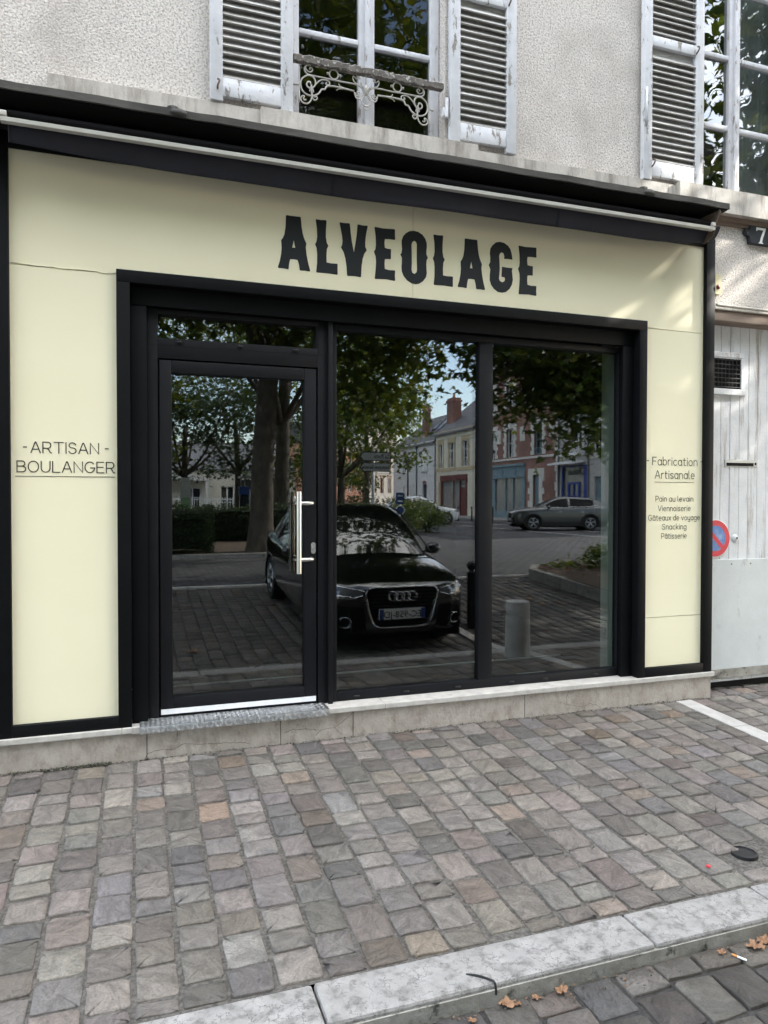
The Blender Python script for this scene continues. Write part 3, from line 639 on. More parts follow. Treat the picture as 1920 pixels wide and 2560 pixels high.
# window guard: weathered rail and wrought scrolls
mb = MB(); random.seed(3); xs = [.945 + i * .02 for i in range(52)]
vs = []; fs = []
for i, x in enumerate(xs):
    j = random.uniform(-.006, .006); k = random.uniform(-.006, .006)
    vs += [(x, -.058, 4.310 + k), (x, -.062, 4.344 + j), (x, -.045, 4.358 + j), (x, -.018, 4.355 + k), (x, -.014, 4.313)]
for i in range(len(xs) - 1):
    for q in range(5): fs.append((i * 5 + q, i * 5 + (q + 1) % 5, (i + 1) * 5 + (q + 1) % 5, (i + 1) * 5 + q))
fs += [(4, 3, 2, 1, 0), tuple((len(xs) - 1) * 5 + q for q in range(5))]
mb.add(vs, fs); guard = mb.build('window_guard', M_railwood, B)
SC = [([[.983, 4.31], [.982, 4.058]], .0075),
 ([[1.054, 4.277], [1.049, 4.283], [1.059, 4.29], [1.068, 4.277], [1.054, 4.261], [1.033, 4.267], [1.022, 4.285], [1.035, 4.303], [1.055, 4.305]], .006),
 ([[1.055, 4.303], [1.027, 4.297], [1.016, 4.27], [1.03, 4.248], [1.059, 4.242], [1.149, 4.241], [1.246, 4.239], [1.326, 4.241], [1.369, 4.237], [1.398, 4.22], [1.413, 4.187]], .007),
 ([[1.056, 4.186], [1.053, 4.197], [1.039, 4.197], [1.03, 4.181], [1.039, 4.165], [1.065, 4.164], [1.085, 4.186], [1.085, 4.215], [1.065, 4.236], [1.033, 4.236], [1.0, 4.21], [.991, 4.174], [1.003, 4.136], [1.036, 4.116], [1.077, 4.118], [1.110, 4.139], [1.128, 4.166], [1.149, 4.171], [1.161, 4.191], [1.191, 4.199], [1.252, 4.2], [1.344, 4.196]], .0075),
 ([[1.071, 4.165], [1.095, 4.199], [1.125, 4.225], [1.155, 4.229], [1.178, 4.22], [1.177, 4.203], [1.164, 4.199], [1.155, 4.208], [1.162, 4.216]], .0065),
 ([[1.061, 4.181], [1.062, 4.147], [1.066, 4.113]], .009), ([[1.061, 4.181], [1.052, 4.155], [1.05, 4.14]], .005), ([[1.061, 4.181], [1.072, 4.155], [1.075, 4.138]], .005),
 ([[1.027, 4.085], [1.018, 4.081], [1.009, 4.088], [1.015, 4.104], [1.000, 4.101], [.991, 4.082], [1.003, 4.064], [1.033, 4.061], [1.056, 4.082], [1.066, 4.119], [1.071, 4.096], [1.087, 4.091], [1.098, 4.104], [1.092, 4.115], [1.08, 4.109]], .0065),
 ([[1.372, 4.18], [1.363, 4.184], [1.369, 4.195], [1.383, 4.188], [1.375, 4.169], [1.356, 4.171], [1.346, 4.187], [1.357, 4.155], [1.388, 4.151], [1.413, 4.172]], .0065),
 ([[1.366, 4.285], [1.360, 4.29], [1.367, 4.297], [1.374, 4.284], [1.357, 4.276], [1.339, 4.290], [1.335, 4.272], [1.35, 4.250], [1.388, 4.238]], .0055),
 ([[1.24, 4.223], [1.252, 4.207], [1.295, 4.201]], .004), ([[1.225, 4.178], [1.246, 4.192], [1.301, 4.199]], .004)]
mb = MB(); XC = 1.4235
for pts, r in SC:
    for sgn in (1, -1):
        mb.tube([(p.x, -.038, p.y) for p in cr([((XC + (q[0] - XC) * sgn), q[1], 0) for q in pts], 5)], r * .68, n=7)
def ringpts(cx, cz, rx, rz, y=-.038, n=24): return [(cx + rx * math.cos(2 * PI * i / n), y, cz + rz * math.sin(2 * PI * i / n)) for i in range(n + 1)]
for sgn in (1, -1):
    cx = XC - sgn * .216; mb.tube(ringpts(cx, 4.275, .029, .030), .0045, cap=False); mb.tube([(cx - .046, -.038, 4.275), (cx - .032, -.038, 4.275)], .008); mb.tube([(cx + .032, -.038, 4.275), (cx + .046, -.038, 4.275)], .008)
    mb.tube([(XC - sgn * .441, -.038, 4.17), (XC - sgn * .478, -.03, 4.17)], .006)
    mb.tube(cr([(XC, -.038, 4.19), (XC - sgn * .012, -.04, 4.215), (XC - sgn * .028, -.045, 4.235)]), .006)
mb.tube(ringpts(XC, 4.148, .034, .036), .0045, cap=False); mb.tube(ringpts(XC, 4.103, .016, .014), .004, cap=False); mb.tube([(XC, -.038, 4.18), (XC, -.04, 4.245)], .007); mb.tube([(XC, -.038, 4.245), (XC, -.04, 4.305)], .004)
mb.build('scrollwork', M_iron, guard, smooth=True)
# base of the shop: plinth and sill
mb = MB(); xs = [-.82, -.18, .31, .41, 1.46, 2.45, 3.2, 4.285]
mb.box(-.9, 4.285, -.030, .30, -.12, .166)
mb.build('plinth', M_plinth, B)
for x in (.052, .86, 1.34, 2.62): MB().box(x - .0016, x + .0016, -.0312, -.02, -.06, .165).build('plinth_joint', M_gap, B)
random.seed(31)
for ck in CRACKS:
    P = []
    for (a, b), (c, d) in zip(ck, ck[1:]):
        for k in range(4): t = k / 4; P.append((a + (c - a) * t + random.uniform(-.003, .003), -.0302, b + (d - b) * t + random.uniform(-.003, .003)))
    P.append((ck[-1][0], -.0302, ck[-1][1])); mb = MB(); mb.tube(P, [random.uniform(.0008, .0019) for _ in P], n=5); mb.build('crack', M_crack, B)
mb = MB()
for a, b in ((-.9, -.09), (-.088, -.033), (1.172, 1.555), (1.557, 2.86), (2.862, 4.305)): mb.cbox(a, b, -.052, .14, .166, .200, c=.004)
mb.box(-.033, 1.172, -.045, .14, .160, .197)
mb.build('sill', M_sill, B)

# ------------------------------------------------------------------ shopfront
S = thing('shopfront', 'cream panelled bakery shopfront with black metal trim, glazed door and wide window', 'shopfront', (1.8, 0, .2))
def pbox(name, mat, boxes, parent, c=.002):
    m = MB()
    for b in boxes: m.cbox(*b, c=c)
    return m.build(name, mat, parent, auto=True)
# cream cladding: fascia and the two side panels, with the sheet joints
fas = MB(); fas.box(-.69, 1.766, 0, .02, 2.885, 3.75); fas.box(1.7685, 4.25, 0, .02, 2.885, 3.75)
fas = fas.build('fascia_panel', M_panel, S)
lp = MB(); lp.box(-.69, -.09, .0, .02, .262, 2.882); lp = lp.build('side_panel', M_panel, S)
rp_ = MB(); rp_.box(3.645, 4.25, .0, .02, .264, .648); rp_.box(3.645, 4.25, .0, .02, .652, 2.858); rp_.box(3.645, 4.25, 0, .02, 2.861, 2.885); rp_ = rp_.build('side_panel', M_panel, S)
mb = MB(); random.seed(5)
pts = [(-.665 + i * .0235, -.0015 - random.uniform(0, .002), 2.890 + random.uniform(-.004, .004) - .0003 * i) for i in range(24)]
mb.tube(pts, [random.uniform(.0012, .004) for _ in pts], n=6); mb.build('sealant_bead', M_panel, fas, smooth=True)
mb = MB(); mb.tube([(3.68, -.0012, 2.868), (3.85, -.0012, 2.863), (4.205, -.0012, 2.859)], .0016, n=5)
mb.build('sealant_bead', M_panel, fas, smooth=True)
G_ = {
'A': [[[.056,.342],[.093,.341],[.143,.342],[.148,.338],[.153,.278],[.16,.239],[.168,.212],[.177,.192],[.184,.179],[.18,.152],[.185,.107],[.196,.053],[.208,.011],[.207,.003],[.202,.002],[.174,.004],[.144,.002],[.14,.007],[.136,.037],[.127,.067],[.102,.069],[.079,.067],[.072,.04],[.068,.005],[.064,.002],[.034,.005],[.003,.004],[0,.011],[.012,.048],[.021,.095],[.024,.132],[.021,.181],[.032,.196],[.042,.22],[.049,.265],[.052,.338]],[[.102,.189],[.112,.142],[.092,.142]]],
'L': [[[.007,.341],[.034,.339],[.071,.342],[.076,.338],[.072,.282],[.071,.235],[.077,.199],[.088,.179],[.078,.159],[.075,.118],[.076,.072],[.105,.069],[.145,.071],[.15,.066],[.149,.036],[.15,.004],[.145,0],[.082,.003],[.012,.001],[.007,.005],[.013,.059],[.014,.121],[.01,.157],[0,.18],[.01,.201],[.014,.229],[.012,.281],[.004,.337]]],
'V': [[[.003,.341],[.03,.339],[.063,.342],[.069,.339],[.075,.282],[.084,.217],[.097,.157],[.106,.207],[.116,.271],[.122,.341],[.127,.342],[.159,.339],[.187,.342],[.192,.337],[.18,.285],[.175,.234],[.175,.202],[.185,.18],[.169,.157],[.157,.121],[.15,.074],[.146,.004],[.142,0],[.099,.003],[.055,0],[.051,.004],[.047,.059],[.039,.112],[.027,.151],[.009,.18],[.017,.197],[.02,.222],[.016,.259],[0,.336]]],
'E': [[[.007,.341],[.061,.337],[.142,.342],[.148,.338],[.147,.303],[.149,.277],[.145,.271],[.108,.272],[.076,.269],[.073,.243],[.076,.211],[.095,.207],[.117,.207],[.12,.204],[.119,.172],[.119,.145],[.116,.14],[.095,.14],[.076,.136],[.074,.106],[.076,.072],[.105,.067],[.146,.069],[.149,.065],[.147,.034],[.149,.004],[.145,-.001],[.085,.004],[.009,-.001],[.006,.004],[.012,.065],[.015,.112],[.012,.147],[0,.178],[.01,.194],[.014,.223],[.012,.277],[.004,.336]]],
'O': [[[.092,.348],[.127,.345],[.159,.329],[.18,.304],[.19,.276],[.191,.253],[.188,.224],[.188,.201],[.199,.179],[.19,.162],[.187,.133],[.189,.097],[.191,.072],[.184,.045],[.163,.017],[.135,-.002],[.11,-.008],[.079,-.004],[.048,.012],[.024,.038],[.011,.066],[.008,.095],[.011,.127],[.011,.159],[0,.179],[.009,.194],[.012,.217],[.009,.249],[.009,.274],[.02,.304],[.04,.326],[.064,.341]],[[.099,.282],[.113,.275],[.119,.258],[.118,.216],[.118,.158],[.12,.093],[.117,.074],[.102,.06],[.086,.067],[.08,.086],[.082,.135],[.081,.212],[.079,.254],[.085,.272]]],
'G': [[[.085,.35],[.119,.346],[.15,.33],[.169,.308],[.179,.279],[.186,.236],[.154,.237],[.12,.235],[.122,.252],[.116,.272],[.101,.278],[.088,.27],[.081,.251],[.084,.211],[.086,.161],[.083,.123],[.08,.093],[.087,.077],[.106,.069],[.123,.078],[.128,.094],[.123,.106],[.1,.108],[.101,.135],[.104,.178],[.147,.176],[.186,.177],[.182,.154],[.186,.127],[.19,.094],[.182,.059],[.163,.027],[.136,.005],[.106,-.004],[.072,-.001],[.041,.017],[.019,.043],[.008,.075],[.009,.116],[.013,.15],[0,.18],[.011,.2],[.012,.23],[.008,.263],[.012,.294],[.029,.319],[.055,.342]]]}
for ch, x in zip('ALVEOLAGE', (.852, 1.093, 1.256, 1.491, 1.677, 1.912, 2.098, 2.335, 2.566)):
    curve_poly('letter', G_[ch], lambda a, b, d, x=x: (x + a, -.0005 - d, 3.015 + b), .0015).build('letter', M_vinyl, fas)
mb = MB(); stroke_text(mb, 'BOULANGER', -.641, -.122, 1.711, .062, .0056); mb.build('lettering', M_ink, lp)
mb = MB(); stroke_text(mb, 'ARTISAN', -.569, -.209, 1.821, .062, .0056)
for a, b in ((-.610, -.589), (-.175, -.154)): mb.box(a, b, -.002, -.001, 1.8495, 1.8560)
mb.build('lettering', M_ink, lp); MB().box(-.65, -.121, -.002, -.001, 1.6855, 1.6885).build('lettering_rule', M_ink, lp)
mb = MB()
for t, a, b, z, cp in (('Fabrication', 3.737, 4.160, 1.822, .060), ('Artisanale', 3.760, 4.134, 1.719, .060), ('Pain au levain', 3.768, 4.123, 1.5425, .041), ('Viennoiserie', 3.792, 4.098, 1.469, .041),
                       ('Gâteaux de voyage', 3.701, 4.188, 1.397, .041), ('Snacking', 3.831, 4.059, 1.3265, .041), ('Pâtisserie', 3.825, 4.063, 1.2555, .041)):
    mb = MB() if t != 'Fabrication' else mb
    stroke_text(mb, t, a, b, z, cp, .0052 if cp > .05 else .0042, narrow=.72, gap=.17 if cp > .05 else .19)
    if t == 'Fabrication':
        for a, b in ((3.683, 3.703), (4.193, 4.213)): mb.box(a, b, -.002, -.001, 1.8505, 1.8565)
    mb.build('lettering', M_ink, rp_)
MB().box(3.757, 4.128, -.002, -.001, 1.6895, 1.6925).build('lettering_rule', M_ink, rp_)
# outer black trim
o_ = -.035
pbox('outer_trim', M_frame, [(-.84, -.672, o_, .06, .200, 3.60), (4.207, 4.289, o_, .06, .2005, 3.585), (-.672, -.105, o_ + .001, .02, .2005, .268), (3.656, 4.207, o_ + .001, .02, .2008, .270), (-.67, 4.206, -.012, .03, 3.53, 3.60)], S)
# trim round the opening
pbox('opening_trim', M_frame, [(-.107, -.032, -.034, .05, .1995, 2.832), (3.588, 3.655, -.034, .05, .2003, 2.832), (-.107, 3.655, -.0345, .05, 2.8325, 2.905)], S)
pbox('cover_plate', M_frame, [(-.031, 3.587, .035, .07, 2.722, 2.831), (-.031, .062, .040, .075, .162, 2.721), (3.492, 3.587, .040, .075, .201, 2.721), (-.031, 3.587, .05, .09, 2.80, 2.83)], S)
# door side
pbox('door_surround', M_frame2, [(.062, .126, .085, .15, .165, 2.721), (1.132, 1.196, .085, .15, .165, 2.721), (.126, 1.132, .085, .15, 2.69, 2.721), (.126, 1.132, .085, .15, 2.421, 2.545), (.10, .128, .088, .15, 2.545, 2.69), (1.118, 1.134, .088, .15, 2.545, 2.69)], S)
mb = MB(); mb.box(.07, 1.19, .0842, .0850, 2.5005, 2.5030); mb.build('frame_joint', M_gap, S)
def slot(x, z, par, y=.0845, wd=.016):
    m = MB(); m.lathe([(wd, -.006), (wd * .95, -.010), (.0, -.011)], c=(0, 0, 0), n=16, axis='y')
    m.v = [(x + a, y + b, z + c * .34) for a, b, c in m.v]; return m.build('drain_cap', M_plastic, par, smooth=True)
for x in (.255, .625, .985): slot(x, 2.524, S, wd=.020)
MB().box(.11, 1.13, .125, .149, 2.54, 2.695).build('transom_pane', M_glass, S)
door = pbox('door', M_frame2, [(.136, .208, .088, .15, .212, 2.411), (1.043, 1.121, .088, .15, .212, 2.411), (.2085, 1.0425, .088, .15, 2.336, 2.411), (.2085, 1.0425, .088, .15, .212, .322)], S, c=.003)
MB().box(.20, 1.05, .125, .149, .315, 2.345).build('door_pane', M_glass, door)
mb = MB(); mb.box(.138, 1.118, .0845, .0878, .222, .254); mb.build('brush_strip', M_white, door)
mb = MB()
mb.tube([(.990, .018, 1.075), (.990, .018, 1.606)], .0165, n=20)
for z in (1.53, 1.165): mb.tube(cr([(1.002, .018, z), (1.05, .020, z), (1.082, .036, z), (1.088, .09, z)], 5), .0125, n=14)
for z in (1.53, 1.165): mb.tube([(.972, .024, z), (.965, .06, z)], .007, n=10)
mb.build('handle', M_steel, door, smooth=True, auto=True)
mb = MB(); loop = [(1.100 + .0155 * math.cos(t) , 1.235 + .035 * (1 if math.sin(t) > 0 else -1) * .62 + .0155 * math.sin(t)) for t in [2 * PI * i / 24 for i in range(24)]]
mb.prism([(x, .080, z) for x, z in loop], (0, .008, 0)); lock = mb.build('lock_plate', M_steel, door)
mb = MB(); mb.lathe([(.0085, -.004), (.0085, .004)], c=(1.100, .079, 1.243), n=14, axis='y'); mb.box(1.096, 1.104, .0755, .083, 1.219, 1.240); mb.build('key_cylinder', M_chrome, lock)
pbox('door_gap', M_gap, [(.127, 1.131, .12, .16, .165, .211), (.1265, .1355, .12, .15, .212, 2.42), (1.1215, 1.1315, .12, .15, .212, 2.42), (.136, 1.12, .12, .15, 2.4115, 2.4205)], S, c=.0005)
# window side
pbox('window_post', M_frame2, [(1.197, 1.226, .055, .15, .185, 2.748)], S)
pbox('window_frame', M_frame2, [(1.227, 1.262, .092, .15, .201, 2.721), (3.492, 3.525, .092, .15, .201, 2.721), (1.2625, 3.4915, .092, .15, .2012, .262), (1.2625, 3.4915, .092, .15, 2.676, 2.721), (2.312, 2.420, .0925, .15, .2625, 2.6755)], S)
MB().box(1.255, 2.32, .125, .149, .255, 2.68).build('window_pane', M_glass, S)
MB().box(2.412, 3.50, .125, .149, .255, 2.68).build('window_pane', M_glass, S)
for x in (1.40, 1.76, 2.15, 2.58, 2.86, 3.30): slot(x, .228, S, y=.0925, wd=.023)
# chequer-plate tread on the door step
mb = MB(); mb.cbox(.012, 1.172, -.074, .10, .199, .205, c=.002); mb.cbox(.012, 1.172, -.0755, -.0705, .162, .2045, c=.002)
mb.build('tread_plate', M_tread, S, auto=True)
mb = MB(); random.seed(2)
def bar(m, cx, cy, cz, ang, ln, face, rad=.0035):
    d = (math.cos(ang) * ln / 2, math.sin(ang) * ln / 2); P = []
    for t in (-1, -.5, 0, .5, 1):
        a, b = cx + d[0] * t, cy + d[1] * t; P.append((a, b, cz) if face == 'top' else (a, -.0755, cz + d[1] * t))
    m.tube(P, [rad * .3, rad, rad * 1.15, rad, rad * .3], n=6)
i = 0; x = .03
while x < 1.16:
    for r_, cy in enumerate((-.052, -.026, 0.0, .026, .052, .078)):
        ang = PI / 4 if (i + r_) % 2 else -PI / 4
        for k in range(4):
            o = (k - 1.5) * .0058; bar(mb, x + o * math.cos(ang + PI / 2), cy + o * math.sin(ang + PI / 2), .205, ang, .024 - abs(k - 1.5) * .004, 'top', .0010)
    for r_, cz in enumerate((.171, .193)):
        ang = PI / 4 if (i + r_) % 2 else -PI / 4
        for k in range(4):
            o = (k - 1.5) * .0058; a = ang + PI / 2
            d = .012 - abs(k - 1.5) * .002; px, pz = x + o * math.cos(a), cz + o * math.sin(a)
            mb.tube([(px - d * math.cos(ang), -.0755, max(.164, pz - d * math.sin(ang))), (px, -.0765, pz), (px + d * math.cos(ang), -.0755, min(.203, pz + d * math.sin(ang)))], [.0005, .0013, .0005], n=6)
    x += .0285; i += 1
mb.build('tread_pattern', M_tread, S, smooth=True)
# room behind the glass
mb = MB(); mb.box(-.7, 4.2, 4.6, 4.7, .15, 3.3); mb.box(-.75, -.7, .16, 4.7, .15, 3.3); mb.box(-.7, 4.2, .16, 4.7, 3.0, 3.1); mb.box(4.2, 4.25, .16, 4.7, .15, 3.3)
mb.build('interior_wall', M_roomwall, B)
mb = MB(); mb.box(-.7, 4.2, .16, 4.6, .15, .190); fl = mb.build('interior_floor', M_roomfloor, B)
mb = MB(); mb.box(-.65, 3.5, .875, .895, .1905, .198); mb.build('floor_strip', M_joinwhite, fl)
mb = MB(); mb.box(3.515, 3.60, .17, .335, .19, 3.0); pier = mb.build('interior_pier', M_plaster, B)
mb = MB(); mb.cbox(3.503, 3.5145, .235, .315, .47, .57, c=.004); soc = mb.build('socket', M_white, pier)
mb = MB(); mb.tube([(3.5025, .275 + .026 * math.cos(t), .52 + .026 * math.sin(t)) for t in [2 * PI * i / 16 for i in range(17)]], .003, n=6, cap=False); mb.build('socket_ring', M_galv, soc)
pb = MB(); pb.cbox(2.80, 3.06, .24, .42, .1905, .1955, c=.001)
tag(pb.build('paper_sheet', M_paper, loc=(2.93, .33, .19)), 'pale sheet of paper lying on the floor inside the right window', 'paper')

# ------------------------------------------------------------------ awning
A = thing('awning', 'folded navy awning under a weathered board with a pale metal front bar and sagging valance', 'awning', (1.75, -.1, 3.6))
mb = MB(); random.seed(8); xs = [-.95 + i * .128 for i in range(41)]
xs = [x for x in xs if x < 4.14] + [4.148]; vs = []; fs = []
for i, x in enumerate(xs):
    a = random.uniform(-.003, .003); b = random.uniform(-.004, .002)
    vs += [(x, -.32 + a, 3.701 + b), (x, -.32 + a, 3.742 + b), (x, -.305, 3.748 + b), (x, .0, 3.752), (x, .0, 3.701)]
for i in range(len(xs) - 1):
    for q in range(5): fs.append((i * 5 + q, (i + 1) * 5 + q, (i + 1) * 5 + (q + 1) % 5, i * 5 + (q + 1) % 5))
fs += [(0, 1, 2, 3, 4), tuple((len(xs) - 1) * 5 + 4 - q for q in range(5))]
mb.add(vs, fs); brd = mb.build('cover_board', M_board, A)
for x in (.205, 3.40):
    mb = MB(); mb.lathe([(.030, 0), (.033, .008), (.033, .014), (.026, .018)], c=(x, -.285, 3.746), n=18); mb.lathe([(.004, -.012), (.045, -.006), (.045, -.001)], c=(x + .03, -.3215, 3.722), n=18, axis='y')
    mb.v = [(a, b, 3.722 + (c - 3.722) * (.45 if b < -.315 else 1)) for a, b, c in mb.v]; mb.build('board_fixing', M_board, brd, smooth=True)
mb = MB(); mb.box(-.9, 4.10, -.012, -.002, 3.60, 3.70); mb.build('back_plate', M_awnblack, A)
mb = MB(); mb.box(-.93, 4.135, -.308, -.0, 3.690, 3.6995); mb.build('soffit_shade_sheet', M_awnblack, A)  # black sheet standing in for the shadowed cavity under the board
mb = MB(); mb.tube([(-.64, -.245, 3.600), (4.02, -.245, 3.600)], .026, n=14); mb.tube([(-.9, -.10, 3.63), (4.07, -.10, 3.63)], .045, n=14); mb.build('fabric_roll', M_awnblack, A, smooth=True, auto=True)
mb = MB(); mb.prism([(-.669, -.283, 3.548), (-.669, -.285, 3.566), (-.669, -.272, 3.575), (-.669, -.245, 3.575), (-.669, -.245, 3.548)], (4.718, 0, 0)); fb = mb.build('front_bar', M_silver, A)
for x0 in (-.672, 4.022): MB().cbox(x0, x0 + .034, -.284, -.24, 3.5755, 3.605, c=.006).build('end_cap', M_silver, fb)
mb = MB(); mb.prism([(4.062, -.305, 3.699), (4.062, -.318, 3.665), (4.062, -.245, 3.52), (4.062, -.16, 3.485), (4.062, -.03, 3.56), (4.062, -.02, 3.699)], (.008, 0, 0)); 
mb.build('end_bracket', M_rust, A)
for y, z in ((-.22, 3.64), (-.21, 3.61)): MB().lathe([(.007, .0), (.007, .006)], c=(4.071, y, z), n=10, axis='x').build('bracket_bolt', M_plastic, A)
mb = MB(); mb.prism([(-.90, -.305, 3.699), (-.90, -.318, 3.665), (-.90, -.245, 3.52), (-.90, -.03, 3.52), (-.90, -.02, 3.699)], (.008, 0, 0))
mb.build('end_bracket', M_rust, A)
# valance cloth, hanging free with a gentle sag and curl
prof = [(-.655, 3.513), (-.55, 3.508), (-.35, 3.499), (-.1, 3.492), (.3, 3.485), (.9, 3.480), (1.6, 3.478), (2.4, 3.479), (3.1, 3.481), (3.5, 3.484), (3.8, 3.496), (4.0, 3.515), (4.15, 3.540), (4.255, 3.566)]
prof = [(a * .979, 1.56 + (b - 1.56) * .979) for a, b in prof]
bot = cr([(a, b, 0) for a, b in prof], 8); rows = 9; vs = []; fs = []
for i, p in enumerate(bot):
    for k in range(rows):
        t = k / (rows - 1); z = p.y + (3.612 - p.y) * t
        y = -.192 - .012 * math.sin(PI * t) - .022 * t + .006 * math.sin(p.x * 5.3 + 1) * (1 - t) + (.010 * math.sin(p.x * 2.1) * (1 - t))
        if p.x > 3.75: y += (p.x - 3.75) * .12 * (1 - t)
        vs.append((p.x, y, z))
n = len(bot)
for i in range(n - 1):
    for k in range(rows - 1): fs.append((i * rows + k, (i + 1) * rows + k, (i + 1) * rows + k + 1, i * rows + k + 1))
mb = MB(); mb.add(vs, fs); val = mb.build('valance', M_awning, A, smooth=True)
md = val.modifiers.new('thick', 'SOLIDIFY'); md.thickness = .0016
mb = MB()
for x in (-.635, -.625, 1.15, 1.162, 2.75, 2.762):
    k = min(range(n), key=lambda i: abs(bot[i].x - x)); mb.tube([(x, vs[k * rows + j][1] - .0022, vs[k * rows + j][2]) for j in range(rows)], .0014, n=5)
mb.tube([(vs[i * rows][0], vs[i * rows][1] - .002, vs[i * rows][2] + .014) for i in range(n)], .0011, n=5)
mb.build('seam', M_awning, val, smooth=True)

# ------------------------------------------------------------------ garage gate on the right
Gt = thing('garage_gate', 'white weathered plank gate with a metal kick sheet and wire vent, right of the shopfront', 'gate', (6.0, .15, 0))
mb = MB(); random.seed(13); x = 4.20; gy = .10
while x < 7.4:
    wd = .0955; a = random.uniform(-.002, .002); mb.cbox(x + .0015, x + wd - .0015, gy + a, gy + .03, 1.02, 2.99, c=.004); x += wd
mb.box(4.2, 7.4, gy + .031, gy + .05, .06, 2.99); brds = mb.build('gate_boards', M_gate, Gt)
mb = MB(); mb.cbox(4.2, 7.4, gy - .012, gy + .03, .172, 1.068, c=.002); sh = mb.build('kick_sheet', M_sheet, Gt)
mb = MB(); mb.cbox(4.2, 7.4, gy - .018, gy + .03, .098, .170, c=.003); mb.build('bottom_rail', M_kerbface, Gt)
for x in (4.40, 4.60, 4.80):
    for a, b, c in ((x, gy - .0125, 1.03), (x - .04, gy - .0185, .125)): MB().lathe([(.006, -.003), (.006, .001)], c=(a, b, c), n=8, axis='y').build('rivet', M_rust, sh)
# wire vent
v = MB(); v.cbox(4.2, 4.70, gy - .02, gy + .005, 2.708, 2.75); v.cbox(4.675, 4.71, gy - .02, gy + .005, 2.455, 2.707); v.cbox(4.2, 4.72, gy - .03, gy + .005, 2.405, 2.454)
v.box(4.2, 4.675, gy - .016, gy - .004, 2.700, 2.7075)
vent = v.build('vent_frame', M_gate, Gt)
mb = MB(); mb.box(4.2, 4.675, gy - .004, gy - .001, 2.454, 2.70); mb.build('vent_opening', M_gap, vent)
mb = MB(); x = 4.22
while x < 4.672: mb.tube([(x, gy - .012, 2.455), (x, gy - .012, 2.70)], .0028, n=6); x += .0375
z = 2.47
while z < 2.70: mb.tube([(4.2, gy - .0145, z), (4.674, gy - .0145, z)], .0028, n=6); z += .0365
mb.build('vent_wire', M_postblack, vent)
mb = MB(); mb.cbox(4.53, 4.87, gy - .006, gy + .002, 1.824, 1.882, c=.003); mb.build('letter_slot_plate', M_galv, Gt)
mb = MB(); mb.box(4.545, 4.825, gy - .0085, gy - .0062, 1.832, 1.858); mb.box(4.84, 4.855, gy - .0085, gy - .0062, 1.842, 1.862); mb.build('letter_slot', M_gap, Gt)
mb = MB(); mb.lathe([(.034, -.004), (.03, -.012), (.016, -.016), (.012, -.02)], c=(4.640, gy, 1.240), n=18, axis='y'); mb.build('lock_boss', M_gate, Gt, smooth=True)
mb = MB(); mb.lathe([(.008, -.003), (.008, .002)], c=(4.646, gy - .0195, 1.243), n=12, axis='y'); mb.build('keyhole', M_gap, Gt)
mb = MB(); mb.cbox(4.2905, 7.6, -.02, .16, 2.965, 3.05, c=.008); mb.build('lintel', M_beam, Gt)
mb = MB(); mb.cbox(4.2905, 7.6, -.035, .02, 3.050, 3.074, c=.006); mb.tube([(4.31, -.03, 3.085), (5.0, -.03, 3.08), (7.6, -.03, 3.08)], .011, n=8); mb.build('lintel_cap', M_band, Gt)
mb = MB(); mb.box(4.2, 7.5, .16, .2, .0, 3.0); mb.build('gate_back', M_gap, Gt)
# round no-parking sign on the gate, half hidden by the shop trim
N = thing('no_parking_sign', 'round red and blue no-parking sign fixed to the white gate', 'sign', (4.40, gy, 1.247))
ny = gy - .02; cxn, czn, rn = 4.428, 1.243, .152
mb = MB(); mb.lathe([(rn, 0), (rn, -.006), (rn * .985, -.007)], c=(cxn, ny + .012, czn), n=48, axis='y'); mb.build('sign_rim', M_paint_white, N)
def ring(m, c, r0, r1, y, n=56):
    vs = []; 
    for i in range(n): t = 2 * PI * i / n; vs += [(c[0] + r0 * math.cos(t), y, c[1] + r0 * math.sin(t)), (c[0] + r1 * math.cos(t), y, c[1] + r1 * math.sin(t))]
    m.add(vs, [(2 * i, 2 * i + 1, (2 * i + 3) % (2 * n), (2 * i + 2) % (2 * n)) for i in range(n)])
mb = MB(); ring(mb, (cxn, czn), .104, .147, ny + .0035)
d = Vector((1, 0, -1)).normalized(); p_ = Vector((d.z, 0, -d.x)); k = .017
q = [Vector((cxn, ny + .0030, czn)) + d * (s_ * .107) + p_ * (t_ * k) for s_, t_ in ((-1, -1), (1, -1), (1, 1), (-1, 1))]
mb.add([x[:] for x in q], [(0, 1, 2, 3)]); mb.build('red_ring', M_red, N)
mb = MB(); mb.add([(cxn +   .1045 * math.cos(2 * PI * i / 40), ny + .0042, czn + .1045 * math.sin(2 * PI * i / 40)) for i in range(40)], [tuple(range(40))]); mb.build('blue_disc', M_blue, N)
# house number
H = thing('house_number_plate', 'dark enamel house number plate with a white 7 and rounded ears', 'number plate', (4.78, 0, 3.67))
prof = [(4.635, 3.602), (4.93, 3.602), (4.93, 3.64), (4.96, 3.66), (4.975, 3.685), (4.955, 3.71), (4.93, 3.71), (4.925, 3.74), (4.89, 3.755), (4.66, 3.755), (4.635, 3.742), (4.632, 3.712), (4.605, 3.718), (4.585, 3.695), (4.60, 3.668), (4.63, 3.655)]
mb = MB(); mb.prism([(x, -.030, z) for x, z in prof], (0, .028, 0)); mb.build('plate', M_plate7, H)
mb = MB(); P = [(x, -.0325, z) for x, z in [(a, b) for a, b in prof]] + [(prof[0][0], -.0325, prof[0][1])]; cxx, czz = 4.782, 3.678
mb.tube([(cxx + (a - cxx) * .955, -.030, czz + (c - czz) * .93) for a, b, c in P], .003, n=6, cap=False)
for x in (4.607, 4.955): mb.lathe([(.010, -.004), (.010, .002)], c=(x, -.031, 3.69), n=12, axis='y')
mb.build('plate_border', M_plastic, H)
mb = MB()
